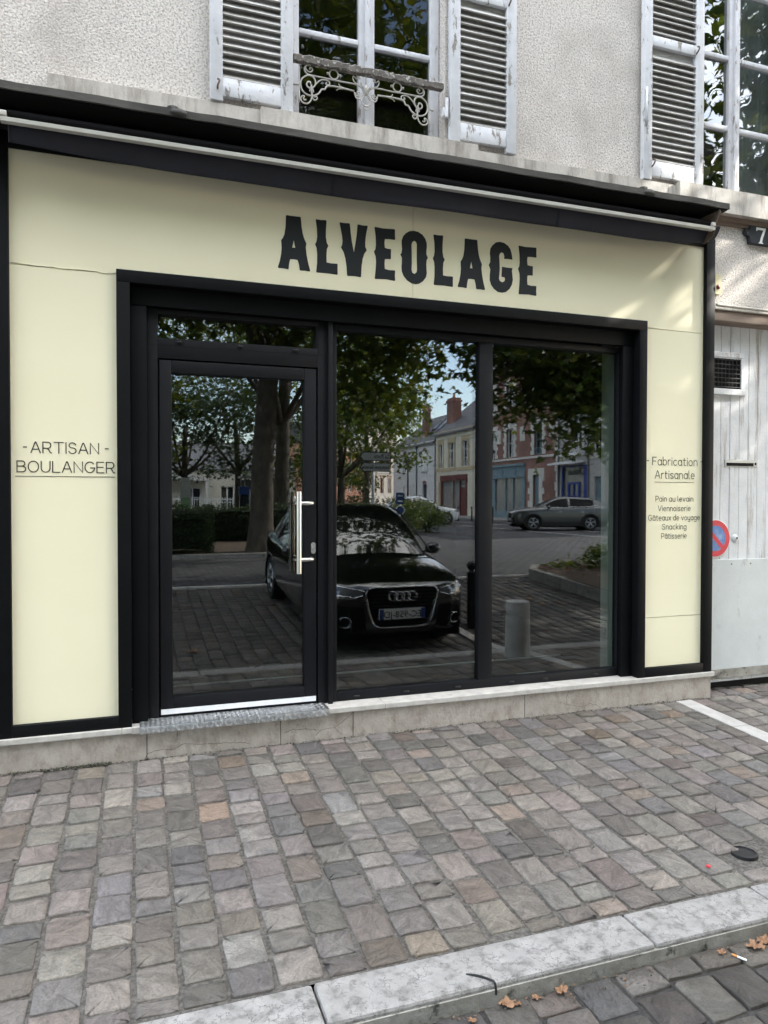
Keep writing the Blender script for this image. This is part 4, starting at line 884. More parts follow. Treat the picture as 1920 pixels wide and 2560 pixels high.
mb.prism([(x, -.0325, z) for x, z in [(4.700, 3.736), (4.797, 3.736), (4.797, 3.726), (4.768, 3.655), (4.760, 3.622), (4.772, 3.615), (4.772, 3.611), (4.724, 3.611), (4.724, 3.615), (4.738, 3.624), (4.748, 3.66), (4.772, 3.718), (4.718, 3.718), (4.706, 3.708), (4.700, 3.708)]], (0, .003, 0)); mb.build('numeral', M_paint_white, H)
# alarm box
Al = thing('alarm_box', 'small cream alarm sounder with a dark red lens beside the black trim', 'alarm box', (4.36, -.03, 3.25))
mb = MB(); mb.prism([(4.2905, -.036, 3.322), (4.348, -.036, 3.315), (4.348, -.036, 3.18), (4.338, -.036, 3.165), (4.2905, -.036, 3.168)], (0, .034, 0)); mb.build('casing', M_alarm, Al)
mb = MB(); mb.lathe([(.019, -.005), (.015, -.010), (.004, -.012)], c=(4.3165, -.0345, 3.222), n=20, axis='y'); mb.build('lens', pm('lens_red', (.16, .02, .03), rough=.3), Al, smooth=True)
mb = MB(); mb.cbox(4.3485, 4.362, -.03, -.004, 3.272, 3.290); mb.tube(cr([(4.360, -.02, 3.28), (4.38, -.03, 3.275), (4.395, -.03, 3.285), (4.39, -.03, 3.295), (4.375, -.02, 3.290)]), .003, n=6); mb.build('bracket', M_galv, Al)

# ------------------------------------------------------------------ litter by the kerb
def leaf_thing(x, y, s, label, rz, seed):
    random.seed(seed); y -= .02 if y > -2.6 else 0; z = gz(y) + .004; m = MB(); n = 22; pts = []
    for i in range(n):
        t = 2 * PI * i / n; r = s * (.55 + .45 * abs(math.cos(2.5 * t)) ** 1.6 * random.uniform(.75, 1.1))
        pts.append((x + r * math.cos(t + rz), y + r * math.sin(t + rz) * .8, z + random.uniform(.0, .35) * s + .25 * s * abs(math.sin(t * 1.5 + seed))))
    m.add([(x, y, z + .06 * s)] + pts, [(0, 1 + i, 1 + (i + 1) % n) for i in range(n)]); m.tube([(x, y, z + .06 * s), (x + s * 1.3 * math.cos(rz + 2), y + s * 1.3 * math.sin(rz + 2), z + .01)], .0012, n=5)
    o = m.build('fallen_leaf', M_dryleaf, loc=(x, y, z)); return tag(o, label, 'leaf', 'dry plane leaves lying on the setts')
def leaf_list(L):
    for i, (x, y, s, lab) in enumerate(L): leaf_thing(x, y, s, lab, i * 1.7, 40 + i)
LEAVES = []
leaf_list([(1.19, -2.372, 0.034, 'curled brown plane leaf against the kerb face, largest of the left-hand leaves'), (1.225, -2.38, 0.015, 'small torn leaf scrap beside the curled brown leaf at the kerb'),
 (1.30, -2.372, 0.017, 'small pale leaf midway between two larger leaves under the kerb'), (1.40, -2.375, 0.031, 'flat brown leaf with raised tip right of the small pale leaf'),
 (1.045, -2.40, 0.017, 'leftmost dry leaf in the gutter near the bottom edge'), (2.10, -2.385, 0.022, 'folded tan leaf left of the leaf pile near the cigarette end'),
 (2.25, -2.40, 0.043, 'big lobed dry leaf at the right end of the gutter'), (2.31, -2.385, 0.038, 'upright curled dry leaf topmost of the pile at right of the gutter'),
 (.59, -3.55, 0.072, 'single large dry leaf lying on the bay setts, mirrored low in the door glass'), (5.78, -5.94, 0.060, 'dry leaf farthest toward the bed on the bay setts, mirrored in the right window'),
 (6.06, -5.58, 0.068, 'pale dry leaf close to the planting bed kerb, mirrored in the right window'), (5.93, -5.25, 0.076, 'wide dry leaf behind the stone bollard, mirrored above its top'),
 (5.95, -4.94, 0.064, 'dry leaf right of the stone bollard top in the window reflection'), (6.26, -4.92, 0.060, 'dry leaf nearest the bed kerb, rightmost in the window reflection')])
c_ = thing('cigarette_end', 'white cigarette end with orange filter on the dark setts below the kerb', 'cigarette end', (2.145, -2.45, gz(-2.45)))
a_, b_ = Vector((2.155, -2.470, gz(-2.47) + .008)), Vector((2.128, -2.425, gz(-2.42) + .008))
MB().tube([a_, a_.lerp(b_, .62)], .004, n=8).build('paper', M_paint_white, c_); MB().tube([a_.lerp(b_, .621), b_], .0041, n=8).build('filter', pm('filter_orange', (.55, .25, .08), rough=.9), c_)
mb = MB(); mb.tube(cr([(1.085, -2.285, -.1075), (1.115, -2.31, -.102), (1.145, -2.338, -.103), (1.158, -2.36, -.105), (1.158, -2.37, -.14)]), .004, n=6)
tag(mb.build('black_strap', M_plastic, loc=(1.1, -2.25, -.108)), 'short black plastic strap lying over the pale kerb edge', 'strap')
mb = MB(); mb.lathe([(.010, 0), (.010, .005), (.007, .007)], c=(2.429, -1.986, gz(-1.986) + .004), n=14); tag(mb.build('bottle_cap', M_red, loc=(2.429, -1.986, -.1)), 'small red cap lying on the cobbles near the right edge', 'cap')
D = thing('drain_cover', 'small round black iron cover set in the cobbles at right', 'drain cover', (2.685, -1.935, gz(-1.935)))
mb = MB(); mb.lathe([(.062, -.02), (.060, .004), (.052, .006), (.050, .001), (.030, .002), (.012, .003)], c=(2.685, -1.935, gz(-1.935)), n=24); mb.build('lid', M_plastic, D)

# ------------------------------------------------------------------ cars (local: +y forward, z up, wheels on z = 0)
from mathutils.bvhtree import BVHTree
def spl(vals, ys, y):
    for i in range(len(ys) - 1):
        if ys[i] <= y <= ys[i + 1]:
            t = (y - ys[i]) / (ys[i + 1] - ys[i]); P = [Vector(vals[max(i - 1, 0)]), Vector(vals[i]), Vector(vals[i + 1]), Vector(vals[min(i + 2, len(vals) - 1)])]
            h0 = (ys[i + 1] - ys[max(i - 1, 0)]) or 1; h1 = (ys[min(i + 2, len(ys) - 1)] - ys[i]) or 1; d = ys[i + 1] - ys[i]
            m0 = (P[2] - P[0]) / h0 * d; m1 = (P[3] - P[1]) / h1 * d
            return P[1] * (2 * t ** 3 - 3 * t * t + 1) + m0 * (t ** 3 - 2 * t * t + t) + P[2] * (-2 * t ** 3 + 3 * t * t) + m1 * (t ** 3 - t * t)
    return Vector(vals[-1])
def loft_rows(st, secf, nper=.05):
    ys = [s[0] for s in st]; vals = [tuple(s[1:]) + (0,) * (4 - len(s[1:])) if len(s[1:]) < 4 else tuple(s[1:]) for s in st]
    n = int((ys[-1] - ys[0]) / nper); Y = [ys[0] + (ys[-1] - ys[0]) * i / n for i in range(n + 1)]
    rows = []
    for y in Y:
        p = spl(vals, ys, y); half = [(q.x, q.y) for q in cr([(a, b, 0) for a, b in secf(*p)], 4)]
        rows.append([(x, y, z) for x, z in half] + [(-x, y, z) for x, z in reversed(half[:-1])])
    return Y, rows
def body_sec(w_, zb, zs, zt):
    return [(0, zb), (w_ * .80, zb), (w_ * .955, zb + .07), (w_ * .995, zb + .20), (w_, zb + .55 * (zs - zb)), (w_ * .985, zs - .10), (w_ * .93, zs), (w_ * .76, zs + (zt - zs) * .62), (w_ * .42, zs + (zt - zs) * .93), (0, zt)]
def cabin_sec(wb, z0, wr, zr):
    h = zr - z0
    return [(wb * 1.0, z0 - .05), (wb, z0), (wb + (wr - wb) * .42, z0 + .50 * h), (wr + .055, z0 + .80 * h), (wr + .012, z0 + .925 * h), (wr * .78, z0 + .985 * h), (wr * .4, z0 + .998 * h), (0, zr)]
def car(name, label, cat, P, paint, loc, rz, pitch=0., scale=1., group=None):
    t = thing(name, label, cat, loc, group, local=True); t.rotation_euler = (pitch, 0, rz); t.scale = (scale,) * 3
    Y, rows = loft_rows(P['body'], body_sec, .045); m = len(rows[0]); wr, wy, wt = P['wheel']
    mb = MB(); fs = []; vs = [p for r in rows for p in r]
    for i in range(len(rows) - 1):
        for j in range(m - 1):
            a, b, c, d = rows[i][j], rows[i][j + 1], rows[i + 1][j + 1], rows[i + 1][j]; cy = (a[1] + c[1]) / 2; cz = (a[2] + c[2]) / 2; cx = (a[0] + c[0]) / 2
            if abs(cx) > .5 and any((cy - q) ** 2 + (cz - wr) ** 2 < (wr + .045) ** 2 for q in wy): continue
            fs.append((i * m + j, i * m + j + 1, (i + 1) * m + j + 1, (i + 1) * m + j))
    fs.append(tuple(range(m))); fs.append(tuple((len(rows) - 1) * m + j for j in reversed(range(m))))
    mb.add(vs, fs); body = mb.build('body', paint, t, smooth=True, auto=True)
    bvh = BVHTree.FromPolygons([Vector(v) for v in vs], fs)
    # cabin, split into roof/pillars and glazing by position
    Y2, r2 = loft_rows(P['cabin'], cabin_sec, .05); m2 = len(r2[0]); half = m2 // 2; ya, yb, yc = P['glass']
    parts = {'roof': [], 'windscreen': [], 'rear_window': []}
    for i in range(len(r2) - 1):
        y = (Y2[i] + Y2[i + 1]) / 2
        for j in range(m2 - 1):
            jj = min(j, m2 - 2 - j); f = (i * m2 + j, i * m2 + j + 1, (i + 1) * m2 + j + 1, (i + 1) * m2 + j)
            k = 'roof'
            if jj >= 17 and y > ya: k = 'windscreen'
            elif jj >= 17 and y < yb: k = 'rear_window'
            elif 4 <= jj < 12 and P['side'][0] < y < P['side'][1] and abs(y - yc) > .035: k = 'side_window%d%d' % (j < half, y > yc)
            parts.setdefault(k, []).append(f)
    vv = [p for r in r2 for p in r]
    for k, ff in parts.items():
        q = MB(); used = {}
        for f in ff:
            for ix in f: used.setdefault(ix, len(used))
        q.add([vv[i] for i in used], [tuple(used[i] for i in f) for f in ff]); q.build(k.rstrip('01'), paint if k == 'roof' else P.get('gm', M_carglass), t, smooth=True)
    # wheels
    for q in wy:
        for sgn in (-1, 1):
            xo = sgn * (wt); wl = MB(); prof = [(wr * .62, -.09), (wr * .93, -.095), (wr, -.07), (wr, .07), (wr * .93, .095), (wr * .66, .09)]
            wl.lathe([(r, h) for r, h in prof], c=(xo, q, wr), n=32, axis='x'); wo = wl.build('wheel', M_tyre, t, smooth=True, auto=True)
            rm = MB(); f_ = .086 * sgn
            ringp = []
            rm.lathe([(wr * .66, f_), (wr * .60, f_ + .004 * sgn), (wr * .57, f_ - .02 * sgn)], c=(xo, q, wr), n=32, axis='x') if False else None
            rm.tube([(xo + f_, q + wr * .64 * math.cos(2 * PI * i / 32), wr + wr * .64 * math.sin(2 * PI * i / 32)) for i in range(33)], .014, n=6, cap=False)
            for s_ in range(P.get('spokes', 5)):
                a = 2 * PI * s_ / P.get('spokes', 5) + .3
                for da in (-.16, .16):
                    rm.tube([(xo + f_ + .004 * sgn, q + .05 * math.cos(a), wr + .05 * math.sin(a)), (xo + f_, q + wr * .63 * math.cos(a + da), wr + wr * .63 * math.sin(a + da))], [.024, .018], n=6)
            rm.lathe([(.05, -.01), (.05, .01)], c=(xo + f_, q, wr), n=16, axis='x'); rm.build('rim', M_rim, wo, smooth=True)
            al = MB(); al.lathe([(wr + .05, -.02), (wr + .05, .0)], c=(xo - sgn * .14, q, wr), n=32, axis='x'); al.build('wheel_well', M_gap, t)
            lp_ = MB(); hw = abs(spl([s[1:] for s in P['body']], [s[0] for s in P['body']], q).x) + P.get('lip', .0)
            lp_.tube([(sgn * hw * .992, q + (wr + .045) * math.cos(a), wr + (wr + .045) * math.sin(a)) for a in [R(-25) + R(230) * i / 28 for i in range(29)]], P.get('lipr', .014), n=8); lp_.build('wheel_arch', P.get('lipmat', paint), t, smooth=True)
    ub = MB(); ub.box(-.70, .70, P['body'][1][0], P['body'][-2][0], .17, .5); ub.build('underbody', M_gap, t)
    # door mirrors
    for sgn in (-1, 1):
        bm = bmesh.new(); bmesh.ops.create_uvsphere(bm, u_segments=16, v_segments=10, radius=1)
        q = MB(); mx_, my_, mz_ = P['mirror']; q.bm(bm, Matrix.Translation((sgn * mx_, my_, mz_)) @ Matrix.Diagonal((.105, .075, .075, 1))); q.tube([(sgn * (mx_ - .18), my_ + .02, mz_ - .06), (sgn * (mx_ - .05), my_, mz_ - .03)], .02, n=8)
        q.build('door_mirror', paint, t, smooth=True)
    def proj(x, z, off=.006):
        h = bvh.ray_cast(Vector((x, 5, z)), Vector((0, -1, 0)))
        return Vector((x, (h[0].y if h[0] else P['body'][-1][0]) + off, z))
    def side(sgn, y, z, off=.004):
        h = bvh.ray_cast(Vector((5 * sgn, y, z)), Vector((-sgn, 0, 0)))
        return Vector(((h[0].x if h[0] else .85 * sgn) + off * sgn, y, z))
    return t, body, proj, side
def patch(mb, top, botm, f, n=10, k=4):
    """surface patch between two edge polylines (x,z), laid on the body by f"""
    T = cr([(a, b, 0) for a, b in top], 6); Bm = cr([(a, b, 0) for a, b in botm], 6)
    def samp(L, t):
        u = t * (len(L) - 1); i = min(int(u), len(L) - 2); return L[i].lerp(L[i + 1], u - i)
    vs = []
    for i in range(n + 1):
        a, b = samp(T, i / n), samp(Bm, i / n)
        for j in range(k + 1): p = a.lerp(b, j / k); vs.append(f(p.x, p.y)[:])
    mb.add(vs, [(i * (k + 1) + j, (i + 1) * (k + 1) + j, (i + 1) * (k + 1) + j + 1, i * (k + 1) + j + 1) for i in range(n) for j in range(k)]); return mb
HATCH = dict(body=[(-1.975, .62, .42, .80, .93), (-1.90, .76, .32, .86, .97), (-1.5, .855, .20, .915, .98), (-.8, .865, .18, .905, .95), (0, .868, .18, .885, .93), (.75, .866, .18, .865, .965), (1.1, .862, .18, .845, .925), (1.45, .848, .18, .805, .875), (1.70, .815, .185, .765, .825), (1.86, .745, .20, .725, .785), (1.945, .655, .215, .69, .755), (1.975, .59, .235, .665, .735)],
 cabin=[(-1.86, .68, .93, .48, .965), (-1.5, .755, .915, .52, 1.275), (-1.05, .80, .90, .55, 1.395), (-.45, .808, .895, .565, 1.445), (.05, .80, .89, .565, 1.425), (.55, .765, .885, .60, 1.19), (.98, .70, .90, .60, .925)],
 glass=(.17, -1.18, -.45), side=(-1.35, .62), wheel=(.31, (-1.17, 1.28), .765), mirror=(.93, .58, .94))
t, body, proj, sid = car('parked_car', 'black hatchback parked nose-in at the kerb, mirrored large in the shop window', 'car', HATCH, M_black, (2.87, -5.06, gz(-5.06) + .0), 0, pitch=-.0702, scale=1.07)
CAR1 = t
gp = [(0, .730), (.33, .726), (.395, .690), (.405, .640), (.375, .50), (.335, .37), (.29, .315), (.2, .295), (0, .292)]
loop = [(x, z) for x, z in gp] + [(-x, z) for x, z in reversed(gp[:-1])]
loop = [(p.x, p.y) for p in cr([(a, b, 0) for a, b in loop], 5)]
mb = MB(); patch(mb, [(-.33, .724), (.33, .724)], [(-.27, .30), (.27, .30)], lambda x, z: proj(x, z, .004), 12, 10); patch(mb, [(.33, .735), (.39, .69), (.40, .65)], [(.27, .33), (.30, .36), (.36, .49)], lambda x, z: proj(x, z, .004), 6, 6); patch(mb, [(-.33, .735), (-.39, .69), (-.40, .65)], [(-.27, .33), (-.30, .36), (-.36, .49)], lambda x, z: proj(x, z, .004), 6, 6)
gr = mb.build('grille', M_gap, t)
mb = MB(); mb.tube([proj(x, z, .012) for x, z in loop], .0095, n=8, cap=False); mb.build('grille_frame', M_chrome, gr, smooth=True)
mb = MB()
for z in (.69, .65, .61, .57, .53, .37, .34): 
    hx = .37 - max(0, .6 - z) * .30; mb.tube([proj(x * hx, z, .012) for x in (-1, -.75, -.5, -.25, 0, .25, .5, .75, 1)], .0085, n=6)
mb.build('grille_slats', M_plastic, gr, smooth=True)
mb = MB()
for i in range(4):
    c = (i - 1.5) * .0715; yq = proj(0, .655, .03).y; mb.tube([(c + .0485 * math.cos(2 * PI * k / 28), yq + .004 * (i % 2), .632 + .0485 * math.sin(2 * PI * k / 28)) for k in range(29)], .0068, n=8, cap=False)
mb.build('ring_emblem', M_chrome, gr, smooth=True)
yp = proj(0, .445, .03).y
mb = MB(); mb.cbox(-.262, .262, yp - .02, yp, .385, .500, c=.003); pl = mb.build('number_plate', M_paint_white, t)
for a, b in ((-.261, -.212), (.212, .261)): MB().box(a, b, yp, yp + .0012, .386, .499).build('plate_band', M_signblue, pl)
font_mb('EC-958-JD', lambda a, b, d: (-a * 1.02, yp + .0006 + d,   .4065 + b * .99), size=.098, depth=.001, bold=.0008).build('plate_text', M_plastic, pl)
for sgn in (-1, 1):
    hl = MB(); patch(hl, [(sgn * .425, .690), (sgn * .56, .715), (sgn * .70, .735), (sgn * .80, .755)], [(sgn * .44, .650), (sgn * .56, .615), (sgn * .70, .620), (sgn * .80, .665)], lambda x, z: proj(x, z, .008), 12, 4)
    h = hl.build('headlight', M_lamp, t, smooth=True)
    mb = MB(); mb.tube([proj(sgn * x, z, .016) for x, z in ((.45, .652), (.54, .625), (.60, .645), (.70, .640), (.79, .675))], .007, n=6); mb.tube([proj(sgn * x, z, .012) for x, z in ((.425, .695), (.56, .72), (.70, .74), (.8, .757))], .006, n=6); mb.build('light_strip', M_chrome, h, smooth=True)
    mb = MB(); patch(mb, [(sgn * .43, .52), (sgn * .62, .535), (sgn * .76, .55)], [(sgn * .40, .29), (sgn * .58, .27), (sgn * .76, .31)], lambda x, z: proj(x, z, .004), 8, 4); fi = mb.build('air_intake', M_gap, t)
    mb = MB(); fc = (sgn * .625, .365); yq = proj(*fc, .012); mb.tube([proj(fc[0] + .058 * math.cos(2 * PI * k / 26), fc[1] + .058 * math.sin(2 * PI * k / 26), .012) for k in range(27)], .006, n=6, cap=False); mb.build('fog_light_ring', M_chrome, fi, smooth=True)
    mb = MB(); mb.tube([proj(sgn * x, z, .01) for x, z in ((.38, .29), (.42, .265), (.56, .255), (.70, .28), (.77, .32))], .009, n=6); mb.build('bumper_trim', M_plastic, t, smooth=True)
for sgn in (-1, 1):
    mb = MB(); mb.tube(cr([(sgn * .772, .92, .93), (sgn * .70, .5, 1.17), (sgn * .615, .08, 1.375), (sgn * .60, -.5, 1.40), (sgn * .60, -1.05, 1.35), (sgn * .62, -1.5, 1.22)]), .011, n=6); mb.build('roof_arch', M_plastic, t, smooth=True)
CROSS = dict(body=[(-2.25, .70, .50, 1.0, 1.10), (-2.15, .82, .36, 1.05, 1.13), (-1.8, .90, .26, 1.08, 1.14), (-1.0, .91, .24, 1.06, 1.11), (0, .91, .24, 1.04, 1.09), (.75, .91, .24, 1.03, 1.10), (1.2, .908, .24, 1.01, 1.08), (1.65, .89, .24, .97, 1.035), (1.95, .83, .26, .92, .98), (2.15, .73, .28, .85, .92), (2.25, .64, .32, .79, .85)],
 cabin=[(-2.20, .72, 1.09, .52, 1.16), (-1.85, .80, 1.07, .55, 1.40), (-1.3, .84, 1.055, .58, 1.535), (-.5, .85, 1.05, .60, 1.58), (.1, .84, 1.04, .60, 1.555), (.6, .80, 1.035, .64, 1.34), (1.05, .73, 1.045, .64, 1.07)],
 glass=(.20, -1.35, -.35), side=(-1.5, .72), wheel=(.36, (-1.32, 1.32), .80), mirror=(.99, .62, 1.10), gm=M_carglass2, lipmat=M_plastic, lipr=.06, lip=.0, spokes=5)
t, body, proj, sid = car('passing_car', 'grey crossover car with black wheel arches before the brick house in the right window', 'car', CROSS, M_grey, (18.9, -24.85, .09), R(109), scale=1.0)
t.rotation_euler = (0, 0, R(109))
gl = MB(); patch(gl, [(-.30, .80), (.30, .80)], [(-.42, .36), (.42, .36)], lambda x, z: proj(x, z, .006), 8, 6); g = gl.build('grille', M_gap, t)
mb = MB(); mb.tube([proj(x, z, .012) for x, z in ((-.52, .33), (-.2, .30), (.2, .30), (.52, .33))], .014, n=6); mb.build('bumper_trim', M_chrome, t, smooth=True)
yp = proj(0, .50, .02).y; mb = MB(); mb.cbox(-.26, .26, yp - .02, yp, .45, .56); mb.build('number_plate', M_signgrey, t)
for sgn in (-1, 1):
    mb = MB(); patch(mb, [(sgn * .40, .80), (sgn * .62, .845), (sgn * .80, .87)], [(sgn * .42, .755), (sgn * .62, .765), (sgn * .78, .81)], lambda x, z: proj(x, z, .008), 8, 3); mb.build('headlight', M_lamp, t, smooth=True)
    mb = MB(); patch(mb, [(sgn * .60, .58), (sgn * .70, .60)], [(sgn * .58, .38), (sgn * .70, .40)], lambda x, z: proj(x, z, .006), 4, 4); mb.build('air_intake', M_gap, t)
    mb = MB(); mb.cbox(sgn * .88, sgn * .922, -.92, .92, .22, .42, c=.01); mb.build('sill_cladding', M_plastic, t)
    for y in (.20, -.85): mb = MB(); mb.tube([sid(sgn, y, .865, .012), sid(sgn, y - .2, .87, .012)], .014, n=6); mb.build('door_handle', M_chrome, t, smooth=True)
    mb = MB(); 
    for y in (.92, -.35, -1.15): mb.tube([sid(sgn, y + .05 * math.sin(z * 3), z, .001) for z in (.40, .55, .7, .85, .95)], .004, n=5)
    mb.build('door_gap', M_gap, t)
    mb = MB(); mb.tube(cr([(sgn * .845, .72, 1.07), (sgn * .86, -.3, 1.09), (sgn * .85, -1.3, 1.12), (sgn * .80, -1.60, 1.19)]), .010, n=6); mb.build('window_trim', M_chrome, t, smooth=True)
t, body, proj, sid = car('white_car', 'white hatchback half hidden by shrubs before the white house, mirrored left of the mullion', 'car', HATCH, M_carwhite, (15.7, -34.3, .09), R(-71), scale=1.12)
for sgn in (-1, 1):
    mb = MB(); patch(mb, [(sgn * .425, .690), (sgn * .80, .755)], [(sgn * .44, .640), (sgn * .80, .665)], lambda x, z: proj(x, z, .008), 8, 3); mb.build('headlight', M_lamp, t, smooth=True)
t2 = copy_tree(t); t2.location = (9.5, -40.5, .09); t2.rotation_euler = (0, 0, R(80)); tag(t2, 'white parked car glimpsed behind the hedge and sign post, left of the half hidden hatchback', 'car')

# ------------------------------------------------------------------ bollards
Bo = thing('ball_top_bollard', 'black iron bollard with a ball top, mirrored beside the window mullion', 'bollard', (4.22, -3.88, gz(-3.88)))
z0 = gz(-3.88); mb = MB(); mb.lathe([(.065, -.02), (.063, .0), (.060, .05), (.058, .70), (.062, .715), (.062, .735), (.05, .745), (.03, .752), (.026, .775)], c=(4.22, -3.88, z0), n=24); mb.build('post', M_postblack, Bo, smooth=True, auto=True)
bm = bmesh.new(); bmesh.ops.create_uvsphere(bm, u_segments=20, v_segments=14, radius=.066); MB().bm(bm, Matrix.Translation((4.22, -3.88, z0 + .83))).build('ball', M_postblack, Bo, smooth=True)
Bs = thing('stone_bollard', 'stout grey stone bollard with an iron ring on its side, mirrored in the right window', 'bollard', (3.76, -1.84, gz(-1.84)))
z0 = gz(-1.84); mb = MB(); mb.lathe([(.136, -.02), (.134, .0), (.128, .25), (.124, .57), (.118, .585), (.0, .592)], c=(3.76, -1.84, z0), n=36); mb.build('stone', M_bollstone, Bs, smooth=True, auto=True)
mb = MB(); mb.tube([(3.60 + .022 * math.cos(2 * PI * k / 16), -1.84, z0 + .47 + .022 * math.sin(2 * PI * k / 16)) for k in range(17)], .006, n=6, cap=False); mb.tube([(3.64, -1.84, z0 + .485), (3.61, -1.84, z0 + .49)], .007, n=6); mb.build('ring', M_rust, Bs, smooth=True)
far = None
for i, (x, y) in enumerate(((20.6, -37.6), (20.9, -36.8), (21.3, -36.0), (22.2, -31.3), (20.1, -38.6), (22.3, -27.9))):
    if far is None:
        far = thing('pavement_post', 'thin dark post on the far pavement in front of the cream house', 'post', (x, y, .09), 'thin posts along the far pavement', local=True)
        MB().lathe([(.05, 0), (.045, .02), (.04, .85), (.055, .87), (.05, .93), (.02, .97)], n=12).build('shaft', M_postblack, far, smooth=True)
    else: o = copy_tree(far); o.location = (x, y, .09)

# ------------------------------------------------------------------ planting
import numpy as np
rng = np.random.default_rng(5)
LT = np.array([(0, 0, 0), (.22, -.10, .0), (.50, -.08, -.05), (.34, .10, -.02), (.42, .42, -.08), (.14, .36, -.02), (0, .95, -.14), (-.14, .36, -.02), (-.42, .42, -.08), (-.34, .10, -.02), (-.50, -.08, -.05), (-.22, -.10, 0)])
LT2 = np.array([(0, 0, 0), (.22, .25, 0), (.20, .6, -.04), (0, 1.0, -.1), (-.20, .6, -.04), (-.22, .25, 0)])
def leaves(name, pos, size, cols, parent, tmpl=LT, mat=None, up=.55, off=(0, 0, 0)):
    n = len(pos); k = len(tmpl)
    th = rng.uniform(0, 2 * PI, n); nx = rng.normal(0, 1, (n, 3)); nx[:, 2] = np.abs(nx[:, 2]) + up; nx /= np.linalg.norm(nx, axis=1)[:, None]
    a = np.cross(nx, np.stack([np.cos(th), np.sin(th), rng.normal(0, .3, n)], 1)); a /= np.linalg.norm(a, axis=1)[:, None]; b = np.cross(nx, a)
    s = size * rng.uniform(.65, 1.25, n)
    V = pos[:, None, :] + s[:, None, None] * (tmpl[None, :, 0, None] * a[:, None, :] + tmpl[None, :, 1, None] * b[:, None, :] + tmpl[None, :, 2, None] * nx[:, None, :]) - np.array(off)
    me = bpy.data.meshes.new(name); me.vertices.add(n * k); me.vertices.foreach_set('co', V.reshape(-1).astype(np.float32))
    me.loops.add(n * k); me.loops.foreach_set('vertex_index', np.arange(n * k, dtype=np.int32)); me.polygons.add(n); me.polygons.foreach_set('loop_start', np.arange(0, n * k, k, dtype=np.int32))
    me.update(calc_edges=True); me.materials.append(mat or M_leaf)
    C = np.array(cols)[rng.integers(0, len(cols), n)] * rng.uniform(.7, 1.3, (n, 1)); C = np.concatenate([C, np.ones((n, 1))], 1)
    at = me.color_attributes.new('Col', 'FLOAT_COLOR', 'CORNER'); at.data.foreach_set('color', np.repeat(C, k, 0).reshape(-1).astype(np.float32))
    o = bpy.data.objects.new(name, me); COL.objects.link(o)
    if parent is not None: o.parent = parent
    return o
def lobes(L, dens=1., spread=.5, per=60):
    """clustered leaf positions: many small sprays inside each ellipsoid lobe"""
    out = []
    for cx, cy, cz, rx, ry, rz, n in L:
        m = max(4, int(n * dens / per)); d = rng.normal(0, 1, (m, 3)); d /= np.linalg.norm(d, axis=1)[:, None]; r = rng.uniform(.25, 1., (m, 1)) ** .55
        c = np.array([cx, cy, cz]) + d * r * np.array([rx, ry, rz])
        p = np.repeat(c, per, 0) + rng.normal(0, 1, (m * per, 3)) * np.array([spread, spread, spread * .55]); p[:, 2] -= .25 * np.linalg.norm((p - np.repeat(c, per, 0))[:, :2], axis=1)
        out.append(p)
    return np.concatenate(out)
GRN = [(.075, .115, .022), (.06, .10, .022), (.095, .14, .028), (.045, .08, .022), (.13, .16, .03)]
DKG = [(.03, .055, .02), (.024, .045, .018), (.04, .065, .022)]
def limb(mb, pts, r0, r1, n=10):
    P = cr(pts, 6); m = len(P); mb.tube(P, [r0 + (r1 - r0) * i / (m - 1) for i in range(m)], n=n)
# the big plane tree across the street
TX, TY = 3.1, -14.2
T1 = thing('plane_tree', 'big old plane tree with thick bare trunk and wide crown, in the door reflection', 'tree', (TX, TY, .09))
mb = MB(); limb(mb, [(TX - .05, TY, -.1), (TX, TY, .2), (TX + .02, TY, .9), (TX + .05, TY, 2.4), (TX + .15, TY, 4.0), (TX + .25, TY - .1, 5.2)], .35, .25, 16)
limb(mb, [(TX - .05, TY, -.2), (TX, TY, .35), (TX, TY, 1.2)], .50, .28, 16)
limb(mb, [(TX + .2, TY, 4.8), (TX - .5, TY + .5, 6.3), (TX - 2.2, TY + 1.4, 8.0), (TX - 3.8, TY + 1.6, 10)], .25, .06)
limb(mb, [(TX + .2, TY, 4.9), (TX + 1.2, TY + .3, 6.2), (TX + 3, TY + .5, 7.2), (TX + 5, TY + .6, 8.2)], .22, .05)
limb(mb, [(TX + .25, TY, 5.1), (TX + .4, TY - .3, 8), (TX + .2, TY + .6, 12), (TX, TY + 1.2, 16)], .28, .04)
limb(mb, [(TX + 1.2, TY + .3, 6.2), (TX + 1.6, TY + 2, 6.8), (TX + 2.2, TY + 4, 7.6)], .14, .04); limb(mb, [(TX - .5, TY + .5, 6.2), (TX - .8, TY + 2.5, 6.8), (TX - 1.0, TY + 4.5, 7.5)], .14, .04)
limb(mb, [(TX + 2.4, TY + .4, 6.9), (TX + 3.2, TY + .3, 5.6), (TX + 3.6, TY + .2, 4.4)], .06, .015); limb(mb, [(TX - 2.0, TY + 1.2, 7.7), (TX - 2.8, TY + 1.0, 6.2), (TX - 3.2, TY + .9, 5.0)], .07, .015)
mb.build('trunk', M_bark, T1, smooth=True)
